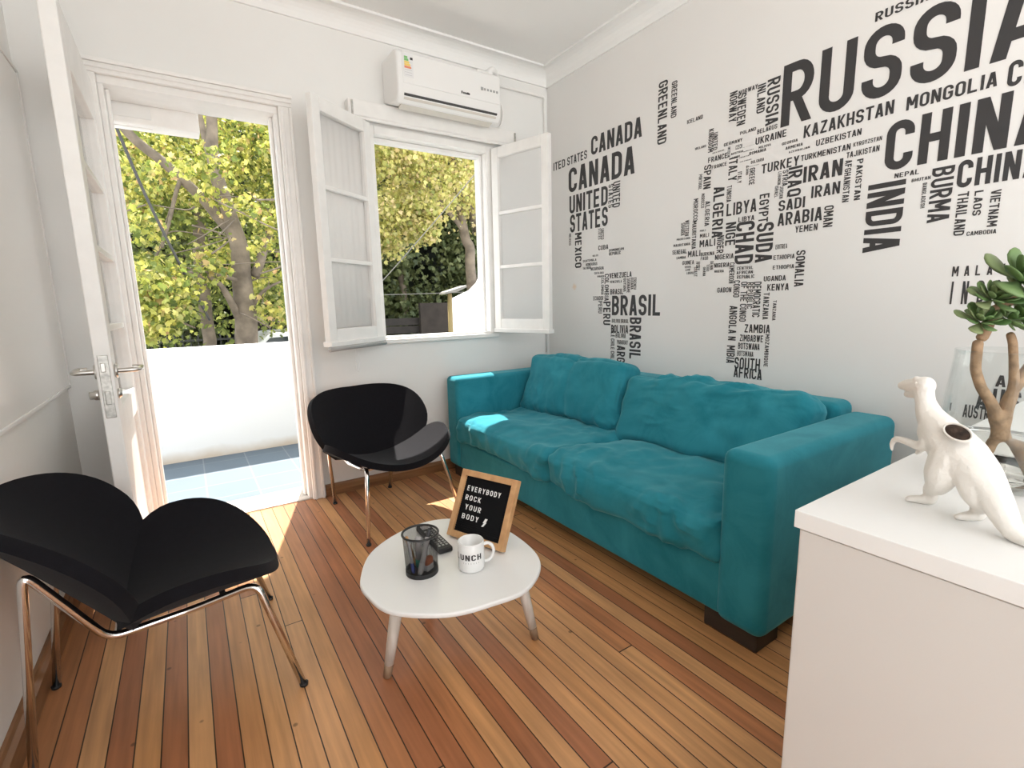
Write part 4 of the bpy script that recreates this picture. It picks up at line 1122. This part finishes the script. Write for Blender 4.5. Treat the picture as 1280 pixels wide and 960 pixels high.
obj('bottom_lip', MB().box((.83, YB - .06, 2.018), (1.85, YB - .045, 2.032)), M_trim, rb_, bevel=.003)

# ------------------------------------------------------------------ word map on the right wall
TEXT_H = [
 ('ITED', 692, 214, 706.5, 198.3), ('STATES', 709.2, 207.3, 734, 187), ('CANADA', 739, 194.6, 803, 144.6), ('CANADA', 711, 241.5, 794, 181), ('UNITED', 712, 267.5, 760, 231.5), ('STATES', 712.8, 291.2, 760, 257.5),
 ('CUBA', 748, 313, 760.5, 305.3), ('VENEZUELA', 762, 348, 789.8, 339.2), ('BRASIL', 763, 368.3, 779.5, 360.6), ('BRASIL', 765, 394, 827, 367.6), ('ECUADOR', 741.7, 375.5, 754.4, 370),
 ('BOLIVIA', 764, 415.7, 785.4, 406.5), ('BOLIVIA', 769.7, 421.9, 782.4, 417), ('PARAGUAY', 771.4, 430, 785, 425.6),
 ('ICELAND', 859, 155.4, 879, 143), ('NORWAY', 923.5, 119.6, 947.7, 104.6), ('POLAND', 925.2, 169, 945.4, 158.5), ('BELARUS', 946.5, 168, 972, 154.4), ('UKRAINE', 944.4, 181.5, 984, 161),
 ('GERMANY', 905, 183.5, 928.3, 172.3), ('IRELAND', 869, 188, 883, 180.6), ('BELGIUM', 890.8, 192.5, 905.4, 186.7), ('FRANCE', 885.2, 204, 910, 190.4), ('FRANCE', 889.8, 211.7, 909, 202),
 ('ROMANIA', 936.7, 194.2, 958, 184.6), ('MOLDOVA', 948.5, 186.3, 963.8, 179), ('TURKEY', 951.7, 217.5, 999.6, 194), ('GEORGIA', 977.5, 182, 997.5, 173), ('ARMENIA', 982, 187.5, 1003.8, 178),
 ('AZERBAIJAN', 986, 191.8, 1012.5, 182.5), ('SADI', 973, 264.5, 1007, 245), ('ARABIA', 971.8, 283, 1028.8, 258), ('YEMEN', 993.8, 291, 1022.5, 279), ('IRAN', 1003.8, 228.8, 1054.5, 197.5), ('IRAN', 1013.8, 248, 1051, 226),
 ('KAZAKHSTAN', 1004.5, 173, 1118.8, 124), ('UZBEKISTAN', 1020, 183, 1077.5, 160), ('TURKMENISTAN', 1001, 201.8, 1063.8, 179), ('KYRGYZSTAN', 1066.8, 183.8, 1103, 169.5), ('TAJIKISTAN', 1058, 198, 1100, 181),
 ('NEPAL', 1118, 223, 1150, 211), ('BHUTAN', 1139.5, 228, 1163.8, 219.5), ('CHINA', 1104.5, 215, 1328, 97), ('CHINA', 1195, 235.8, 1306, 181), ('CAMBODIA', 1208, 295, 1246, 286),
 ('RUSSIA', 975.5, 160, 1325, -57), ('RUSSIA', 1093.8, 28, 1163, -13), ('MONGOLIA', 1132.5, 138.8, 1248.8, 88), ('CHINA', 1258, 110, 1365, 47),
 ('LIBYA', 908, 270.6, 946.5, 247.7), ('LIBYA', 923, 278, 943.3, 268.5), ('MALI', 875, 297.5, 886.5, 291), ('MALI', 874.5, 309.4, 894.5, 298), ('MALI', 860, 321.6, 875.7, 312.4),
 ('SENEGAL', 840.6, 318.6, 859, 310.8), ('NIGERIA', 893.8, 325, 917.4, 316.3), ('NIGERIA', 893, 334.8, 912, 327.7), ('CENTRAL', 921.3, 337.6, 942, 332), ('AFRICAN', 920.8, 343, 941.4, 337.6), ('REPUBLIC', 921.3, 348.6, 943.3, 343),
 ('ERITREA', 969.4, 311.7, 984.5, 304.4), ('ETHIOPIA', 967, 325, 993.7, 317), ('ETHIOPIA', 966, 337, 993, 330), ('UGANDA', 954.7, 351.8, 982.7, 343.8), ('KENYA', 959, 363.5, 986.6, 354), ('GABON', 896.8, 365.8, 914.6, 359),
 ('ZAMBIA', 930.5, 415.5, 963, 406), ('ZIMBABWE', 924.7, 426.3, 954.5, 419.4), ('BOTSWANA', 922.7, 436, 950, 429.7), ('SOUTH', 918, 460.7, 950.6, 448.7), ('AFRICA', 917, 471, 953, 462),
 ('AUSTRALIA', 1203, 521, 1262, 512)]
TEXT_V = [
 ('GREENLAND', 823.7, 104, 833, 178), ('GREENLAND', 840, 103, 845.6, 145.6), ('MEXICO', 719, 291.7, 727, 334.4), ('COLOMBIA', 756, 342.7, 761, 376), ('PERU', 748, 376.4, 752.8, 391.7), ('PERU', 754.4, 377, 763, 406.5),
 ('BRASIL', 787.6, 396.7, 800.7, 450.3), ('ARGENTINA', 771.4, 431.7, 780.6, 494), ('CHILE CHILE CHILE', 764, 407.6, 768, 452.5), ('UNITED', 766.5, 228, 775, 258), ('STATES', 761, 231, 766.5, 259),
 ('NORWAY', 912.7, 116.5, 920.4, 151), ('SWEDEN', 922.7, 119, 931.5, 154.6), ('INLAND', 947.5, 107, 955.8, 139.4), ('RUSSIA', 960, 100.4, 972.5, 153.3), ('UNITED', 892, 166.5, 896.7, 186.7), ('KINGDOM', 886.3, 162.3, 891.3, 189.4),
 ('SPAIN', 880.4, 207.5, 888.3, 235), ('PORTUGAL', 873.8, 218.5, 877.3, 236.7), ('ITALY', 911.7, 198.3, 921, 224.8), ('ITALY', 922.5, 215.4, 926.9, 228.3), ('GREECE', 937.3, 210.8, 943, 230.4), ('SYRIA', 978.8, 213.3, 984.6, 231.7),
 ('IRAQ', 986.3, 210, 1001, 243.8), ('OMAN', 1030.8, 258, 1040.5, 283), ('AFGHANISTAN', 1057, 201, 1060.8, 252), ('PAKISTAN', 1071.8, 199.5, 1075, 249.5), ('BANGLADESH', 1153.8, 229, 1154.5, 260), ('INDIA', 1085.8, 232, 1123.8, 312.5),
 ('BURMA', 1166, 211, 1186, 276), ('THAILAND', 1198, 241, 1205, 293.8), ('LAOS', 1219, 239, 1225.8, 268.8), ('VIETNAM', 1239.5, 238, 1246, 282.5),
 ('MOROCCO', 867.5, 249, 872, 276), ('MAURITANIA', 865.8, 277, 869.7, 311), ('ALGERIA', 882, 252, 886.5, 282), ('ALGERIA', 892.5, 234.6, 903, 296), ('TUNISIA', 909, 232.7, 914, 252), ('NIGE', 907.8, 279, 919, 306.7),
 ('CHAD', 920.8, 278.7, 941, 329), ('EGYPT', 950, 243.5, 960, 277), ('SUDA', 946.5, 280, 964.8, 326.8), ('NIGER', 896.8, 295, 904.3, 316), ('CAMEROON', 912.3, 328.4, 917.4, 354), ('SOMALIA', 995.8, 313.5, 1004, 358),
 ('CONGO', 917.4, 350.7, 924.3, 371.5), ('OF THE CONGO', 926.6, 352.5, 932.3, 402), ('REPUBLIC', 935.3, 353, 940.3, 385.7), ('DEMOCRATIC', 942.6, 352.5, 949.5, 396.5), ('TANZANIA', 955, 365.8, 960, 399.5), ('TANZANIA', 966.7, 375.4, 969.4, 400.6),
 ('ANGOLA N', 912.3, 382.3, 919.7, 425.8), ('MIBIA', 909, 431.6, 918, 454.5), ('MOZAMBIQUE', 957.2, 417.8, 959.6, 459)]
TEXT_WIDE = [('MALAYSIA', 1189.7, 345.7, 1300, 327, .55), ('INDONESIA', 1186.8, 380.3, 1365, 345.5, .75), ('AU', 1244, 483, 1275, 471, .1), ('AUS', 1219, 510.5, 1278, 489, .2), ('I', 1186.5, 513, 1190.0, 503.5, .1)]
TINY_H = [('BELIZE', 741, 321, 748, 318), ('GUATEMALA', 729, 328, 745.6, 323), ('HONDURAS', 732.5, 332.8, 746.7, 327.4), ('SALVADOR', 729, 337, 739, 333), ('NICARAGUA', 738.6, 338.3, 754.8, 332.8), ('COSTA RICA', 743, 343, 754.8, 339.4), ('PANAMA', 746.7, 347, 755.5, 343.8),
 ('DOMINICAN', 761.4, 314.7, 780, 309), ('REPUBLIC', 761.4, 319.5, 776, 313.6), ('VENEZUELA', 762.7, 354, 777.3, 350), ('BOLIVIA BRASIL', 765, 403.3, 786, 399), ('AUSTRIA', 913.8, 194.2, 929.4, 187.3), ('CZECH', 919.6, 187.3, 928, 179.6), ('SLOVAKIA', 928.3, 185, 943.3, 180.4),
 ('HUNGARY', 929.4, 190.4, 942.3, 185.8), ('CROATIA', 924, 198.3, 936.7, 193.5), ('SERBIA', 924.8, 203.3, 939.8, 198.3), ('BULGARIA', 938.8, 205, 955.4, 197), ('MACEDONIA', 935.6, 209, 949, 205), ('SLOVENIA', 914.8, 198.8, 925.2, 193.5), ('MALI', 875, 290, 882.3, 286.5),
 ('MAURITANIA', 846, 301, 863, 296), ('MAURITANIA', 842, 309, 863, 303), ('GAMBIA', 845.7, 324.3, 857.4, 319.7), ('BURKINA', 876, 320.4, 893.3, 314), ('FASO', 876, 325.5, 885.3, 320.4), ('NIGERIA', 893, 341, 905, 337), ('GUINEA', 853, 331.4, 867.7, 325),
 ('SIERRA', 856, 335.3, 864, 332), ('LEONE', 856.7, 338.8, 863.5, 335.6), ('LIBERIA', 858.5, 343, 867, 339.4), ('BOTSWANA', 921.5, 444.6, 942, 439.6)]
TINY_V = [('MEXICO', 711.3, 292.4, 714, 306.4), ('UNITED', 751.5, 286, 755, 299), ('STATES', 748, 286, 751.5, 299), ('COLOMBIA', 751.7, 347.5, 754.8, 368.3), ('GUYANA', 779.5, 348, 782.8, 364.5), ('SURINAME', 784, 348, 787.6, 366), ('FRENCH', 792.3, 347, 795.5, 361.7), ('GUIANA', 788.7, 347, 791.8, 361.7),
 ('SWITZERLAND', 910, 184, 912.6, 196.7), ('ALBANIA', 933, 207.5, 935.6, 218.5), ('LEBANON', 973, 215, 976, 230.4), ('JORDAN', 975, 233, 978.8, 247.7), ('ISRAEL', 969, 233, 972.5, 246.7), ('MOROCCO', 877, 242.5, 880.4, 259.6), ('WESTERN', 856.7, 275.7, 861, 294.7), ('SAHARA', 851.6, 279, 856, 294),
 ('IVORY', 870.4, 327.3, 875, 337.6), ('COAST', 867.7, 334, 871.5, 345.6), ('GHANA', 879, 334, 882, 345), ('TOGO', 883.5, 330.7, 886.5, 339), ('BENIN', 888, 326.8, 891.5, 337)]
decal = thing('word_map_decal', 'world map of black country names lettered across the right wall', 'wall decal', (XR, 1.2, 1.5))
def wmap(u, v, d): return (XR - .0012 - d, YB - u, v)
def rect(x0, y0, x1, y1):
    a = onx(x0, y0, XR); b = onx(x1, y1, XR)
    return YB - a.y, a.z, YB - b.y, b.z
allw = []
for tx, x0, y0, x1, y1 in TEXT_H:
    u0, v0, u1, v1 = rect(x0, y0, x1, y1); allw.append((abs(u1 - u0) * abs(v1 - v0), tx, u0, v0, u1, v1, False, .10))
for tx, x0, y0, x1, y1 in TEXT_V:
    u0, v1, u1, v0 = rect(x0, y0, x1, y1)
    if u1 - u0 < .012: u1 = u0 + .012
    allw.append((abs(u1 - u0) * abs(v1 - v0), tx, u0, v0, u1, v1, True, .10))
for tx, x0, y0, x1, y1, gp in TEXT_WIDE:
    u0, v0, u1, v1 = rect(x0, y0, x1, y1); allw.append((abs(u1 - u0) * abs(v1 - v0), tx, u0, v0, u1, v1, False, gp))
allw.sort(key=lambda a: -a[0])
rest = MB()
for k, (ar, tx, u0, v0, u1, v1, vert, gp) in enumerate(allw):
    ch_ = (v1 - v0 if not vert else u1 - u0); th = .148 if ch_ > .19 else .165 if ch_ > .06 else .155
    if k < 100:
        obj('country_name', word_mesh(tx, wmap, u0, v0, u1, v1, vert, th, gp), M_ink, decal, label='word ' + tx)
    else: word_mesh(tx, wmap, u0, v0, u1, v1, vert, th, gp, mb=rest)
for L_, vert in ((TINY_H, False), (TINY_V, True)):
    for tx, x0, y0, x1, y1 in L_:
        if vert: u0, v1, u1, v0 = rect(x0, y0, x1, y1)
        else: u0, v0, u1, v1 = rect(x0, y0, x1, y1)
        word_mesh(tx, wmap, u0, v0, u1, v1, vert, .145, .10, mb=rest)
obj('tiny_country_names', rest, M_ink, decal, kind='stuff', label='tiny country names')

# ------------------------------------------------------------------ outside: trees, street things
def leaf_cloud(n, centers, spread, size, seed, droop=.4):
    r_ = random.Random(seed); mb = MB()
    outl = [(0, 0), (.34, .10), (.52, .42), (.30, .46), (.22, .95), (0, .70), (-.22, .95), (-.30, .46), (-.52, .42), (-.34, .10)]
    for _ in range(n):
        c, sc = r_.choice(centers)
        p = Vector(c) + Vector((r_.gauss(0, 1), r_.gauss(0, 1), r_.gauss(0, .8))) * spread * sc
        d = Vector((r_.uniform(-1, 1), r_.uniform(-1, 1), r_.uniform(-1, 1) - droop)).normalized()
        nn = Vector((r_.uniform(-1, 1), r_.uniform(-1, 1), r_.uniform(-.4, 1)))
        s = d.cross(nn)
        if s.length < .1: continue
        s.normalize(); L_ = size * r_.uniform(.6, 1.3)
        k = d.cross(s) * (L_ * .12)
        o = len(mb.v)
        for (a, b) in outl: mb.v.append(tuple(p + s * (a * L_) + d * (b * L_) + k * (abs(a) * 2)))
        mb.f += [(o, o + 1, o + 2, o + 3, o + 5), (o + 3, o + 4, o + 5), (o, o + 5, o + 7, o + 8, o + 9), (o + 5, o + 6, o + 7)]
    return mb
def tree(name, label, base, limbs, n, centers, spread, size, seed, lm, bark=M_bark, group='street trees'):
    tr = thing(name, label, 'tree', base, group=group)
    tb = MB()
    for pts, r0, r1 in limbs:
        sp_ = spline(pts, 6); N_ = len(sp_)
        wob = [q + Vector((noise.noise(q * 2.1), noise.noise(q * 2.3 + Vector((5, 0, 0))), 0)) * .05 for q in sp_]
        tb.tube(wob, [r0 + (r1 - r0) * i / (N_ - 1) for i in range(N_)], 9)
    obj('trunk', tb, bark, tr, smooth=True)
    obj('foliage', leaf_cloud(n, centers, spread, size, seed), lm, tr)
    return tr
GZ = -.75
Y1 = 7.0
rr_ = random.Random(11)
def P(x, y, Y=Y1, j=0): 
    q = ony(x, y, Y); return (q.x, q.y, q.z)
limbs = [([P(314, 445)[:2] + (GZ,), P(312, 430), P(306, 370), P(297, 315), P(286, 265), P(268, 215), P(264, 150), P(262, 60)], .15, .042),
         ([P(300, 310), P(262, 255), P(215, 212), P(165, 172), P(132, 128), P(90, 90, 6.6)], .062, .042),
         ([P(286, 262), P(268, 212), P(254, 168, 7.2), P(246, 120, 7.4)], .05, .03),
         ([P(318, 345), P(335, 295, 7.2), P(350, 265, 7.3), P(370, 225, 7.5)], .06, .04),
         ([P(300, 400), P(280, 362, 6.8), P(262, 345, 6.6)], .05, .02), ([P(310, 395), P(330, 365, 6.9), P(352, 352, 6.8)], .03, .012),
         ([P(304, 352), P(250, 340, 6.6), P(205, 350, 6.3)], .03, .01), ([P(230, 222), P(210, 290, 6.8), P(190, 330, 6.6)], .025, .008)]
for k in range(26):                            # thin bare twigs
    x, y = rr_.uniform(160, 350), rr_.uniform(250, 400); Yk = rr_.uniform(6.2, 7.3)
    a = P(x, y, Yk); b = P(x + rr_.uniform(-45, 45), y + rr_.uniform(-25, 25), Yk + .2); c = P(x + rr_.uniform(-70, 70), y + rr_.uniform(-30, 45), Yk)
    limbs.append(([a, b, c], .010, .004))
cen = []
for k in range(70):
    x, y = rr_.uniform(125, 390), rr_.uniform(110, 260); cen.append((P(x, y, rr_.uniform(7.6, 8.8)), 1.0))
for k in range(5):
    x, y = rr_.uniform(125, 390), rr_.uniform(150, 260); cen.append((P(x, y, rr_.uniform(6.4, 6.9)), .5))
for k in range(26):
    x = rr_.uniform(150, 385); y = rr_.uniform(260, 400 if x < 215 or x > 340 else 372); cen.append((P(x, y, rr_.uniform(6.2, 8.2)), .5))
for k in range(26):
    x, y = rr_.uniform(160, 222), rr_.uniform(345, 410); cen.append((P(x, y, rr_.uniform(5.8, 6.6)), .55))
for k in range(40):
    x, y = rr_.uniform(60, 460), rr_.uniform(-60, 120); cen.append((P(x, y, rr_.uniform(7.0, 8.6)), 1.2))
tree('plane_tree', 'yellow green plane tree with forked pale trunk outside the open door', (P(314, 445)[0], Y1, GZ), limbs, 15000, cen, .20, .066, 3, M_leafY)
# second, thinner trunk behind
limbs = [([P(262, 440, 9)[:2] + (GZ,), P(260, 425, 9), P(252, 330, 9), P(246, 250, 9), P(240, 150, 9)], .10, .07)]
cen = [(P(rr_.uniform(130, 390), rr_.uniform(100, 400), rr_.uniform(8.8, 10)), 1.2) for k in range(60)]
tree('plane_tree', 'slim pale trunked tree behind the forked plane tree', (P(262, 440, 9)[0], 9, GZ), limbs, 8000, cen, .30, .085, 5, M_leafM)
# the tree seen through the window
limbs = [([P(592, 420, 8.5)[:2] + (GZ,), P(588, 330, 8.5), P(580, 295, 8.5), P(572, 235, 8.5), P(560, 150, 8.5)], .11, .07), ([P(600, 300, 8.4), P(590, 262, 8.4), P(578, 225, 8.5)], .06, .05),
         ([P(580, 290, 8.5), P(540, 240, 8.3), P(500, 215, 8.2)], .05, .03)]
cen = [(P(rr_.uniform(440, 640), rr_.uniform(120, 262), rr_.uniform(7.6, 9.2)), 1.0) for k in range(70)] + [(P(rr_.uniform(470, 520), rr_.uniform(250, 312), 7.6), .6) for k in range(12)] + [(P(rr_.uniform(520, 545), rr_.uniform(250, 300), 7.4), .35) for k in range(6)] + [(P(rr_.uniform(420, 660), rr_.uniform(0, 120), rr_.uniform(7.6, 9.2)), 1.2) for k in range(30)]
tree('plane_tree', 'pale yellow leaved tree filling the window view', (P(592, 420, 8.5)[0], 8.5, GZ), limbs, 19000, cen, .22, .070, 9, M_leafP)
# dark evergreens behind
for i, (bx_, Y, h_, n_) in enumerate(((-2.3, 12.4, 6.0, 3500), (.0, 12.8, 6.2, 5000), (2.3, 12.5, 6.0, 5000), (4.75, 12.5, 5.6, 8000), (7.0, 12.6, 5.8, 8000), (9.2, 12.5, 5.4, 4000))):
    cen = [((bx_ + rr_.uniform(-.7, .7), Y + rr_.uniform(-.4, .5), GZ + .9 + rr_.uniform(0, 1) * h_), 1.0) for k in range(40)]
    limbs = [([(bx_, Y, GZ), (bx_ + .1, Y, GZ + 2), (bx_ - .1, Y, GZ + h_)], .16, .06)]
    where = ('far left through the doorway', 'left of the forked trunk through the doorway', 'behind the door jamb on the right', 'at the left of the window view', 'behind the street lamp in the window view', 'beyond the right window sash')[i]
    tree('evergreen_tree', 'dark evergreen tree ' + where, (bx_, Y, GZ), limbs, n_, cen, .27, .15, 30 + i, M_leafG, group='evergreen trees across the street')
# a high hedge closing the view, across the street
hd_ = MB()
nx_, nz_ = 70, 34
for i in range(nx_ + 1):
    for j in range(nz_ + 1):
        x = -6 + 20 * i / nx_; z = GZ + 9 * j / nz_
        hd_.v.append((x, 15.2 + noise.noise(Vector((x * 1.3, z * 1.3, 2))) * .5 + noise.noise(Vector((x * 4, z * 4, 7))) * .25, z))
for i in range(nx_):
    for j in range(nz_):
        a = i * (nz_ + 1) + j; hd_.f.append((a, a + nz_ + 1, a + nz_ + 2, a + 1))
hedge = thing('hedge', 'tall dark hedge closing the view across the street', 'hedge', (4, 15.4, GZ))
M_hedge = simple('hedge_mass', (.008, .012, .005), .95, noise_amt=.6, nscale=5, bump=1.0, bscale=9)
obj('mass', hd_, M_hedge, hedge, solid=.8, soff=1)
hl = [((-6 + 20 * rr_.random(), 14.85, GZ + 8.5 * rr_.random()), 1.0) for k in range(160)]
obj('foliage', leaf_cloud(9000, hl, .3, .2, 77), M_leafG, hedge)
# dark slatted wall below the window view
fc = thing('slatted_fence', 'dark timber slatted fence seen below the trees through the window', 'fence', (6.5, 10.95, GZ))
sl = MB(); 
for k in range(8): sl.box((3.4, 10.95, GZ + .05 + k * .185), (9.6, 10.99, GZ + .05 + k * .185 + .165))
obj('slats', sl, M_slat, fc)
for x in (3.45, 5.45, 7.45, 9.45): obj('post', MB().box((x - .05, 10.995, GZ), (x + .05, 11.09, GZ + 1.6)), M_slat, fc)
obj('panel', MB().box((4.62, 10.84, GZ), (5.42, 10.94, GZ + 1.85)), M_brick, fc)
# iron railing and low wall seen through the door
rl = thing('iron_railing', 'dark iron railing across the street below the leaves', 'railing', (.5, 11.3, GZ))
bars = MB()
for k in range(40):
    x = -2.2 + k * .125; bars.tube([(x, 11.3, GZ + .1), (x, 11.3, GZ + 1.34)], .014, 6)
obj('bars', bars, M_iron, rl, smooth=True)
r2 = MB().box((-2.3, 11.28, GZ + 1.2), (2.8, 11.32, GZ + 1.24)); r2.box((-2.3, 11.28, GZ + .15), (2.8, 11.32, GZ + .19))
obj('rails', r2, M_iron, rl)
obj('base_wall', MB().box((-2.3, 11.2, GZ), (2.8, 11.4, GZ + .12)), M_brick, rl)
wl = MB().box((.95, 10.92, GZ), (2.6, 11.1, GZ + 1.55)); wl.box((.9, 10.88, GZ + 1.55), (2.65, 11.14, GZ + 1.63))
tag(obj('garden_wall', wl, M_brick), 'low brown garden wall beside the forked trunk', 'wall', kind='thing')
def car(label, x, y, rz):
    c = thing('car', label, 'car', (x, y, GZ), rz, group='parked white cars')
    prof = [(-2.0, .35), (-2.05, .62), (-1.95, .86), (-1.35, .93), (-.85, 1.38), (.55, 1.42), (1.15, .98), (1.9, .86), (2.05, .6), (2.0, .35)]
    obj('body', MB().prism(prof, 1, -.82, .82), M_carpaint, c, smooth=True, bevel=.08, bseg=3, org=(0, 0, 0))
    g = MB().prism([(-1.22, .95), (-.84, 1.31), (-.18, 1.34), (-.18, .95)], 1, -.835, .835); g.prism([(-.10, .95), (-.10, 1.34), (.50, 1.35), (.98, .98)], 1, -.835, .835)
    obj('side_windows', g, M_carglass, c, org=(0, 0, 0))
    for xx in (-1.3, 1.3):
        for yy in (-.74, .74):
            wv = MB().lathe([(0, -.1), (.2, -.1), (.32, -.08), (.33, 0), (.32, .08), (.2, .1), (0, .1)], (0, 0, 0), 20)
            wv.v = [(xx + a, yy + z, .33 + b) for a, b, z in wv.v]
            obj('wheel', wv, M_rubber, c, smooth=True, org=(0, 0, 0))
    return c
car('white parked car at the left of the pale trunk beyond the parapet', -2.25, 9.95, 0.001)
car('white parked car between the pale trunk and the forked trunk', 2.0, 9.95, 0.001)
# street lamp
sl_ = thing('street_lamp', 'mustard pole street lamp with flat white head outside the window', 'street lamp', (4.46, 9.0, GZ))
obj('pole', MB().tube([(4.46, 9.0, GZ), (4.48, 9.0, 1.27)], [.055, .045], 12), M_polepaint, sl_, smooth=True)
hh = MB().prism([(4.30, 1.25), (4.34, 1.30), (4.80, 1.43), (4.84, 1.40), (4.60, 1.30)], 1, 8.87, 9.13)
obj('lamp_head', hh, simple('lamp_head_paint', (.24, .23, .21), .5), sl_, bevel=.01)
def wire(label, pts, r, mat, sag=0):
    tag(obj('overhead_cable', MB().tube(spline(pts, 8), r, 6), mat, smooth=True), label, 'cable', 'street cables')
wire('black cable slanting across the doorway view', [P(128, 118, 5.4), P(140, 146, 5.5), P(180, 240, 5.9), P(222, 325, 6.2), P(262, 400, 6.6)], .014, M_cord)
wire('pale cable slanting upwards across the window view', [P(440, 388, 6), P(478, 351, 6), P(545, 275, 6), P(590, 222, 6), P(625, 178, 6)], .0065, M_cordw)
wire('thin pale cable level across the window view', [P(430, 370, 7), P(480, 368.5, 7), P(560, 366, 7), P(640, 362, 7)], .006, M_cordw)

for o in bpy.data.objects:
    if '_org' in o.keys(): del o['_org']
bpy.context.view_layer.update()
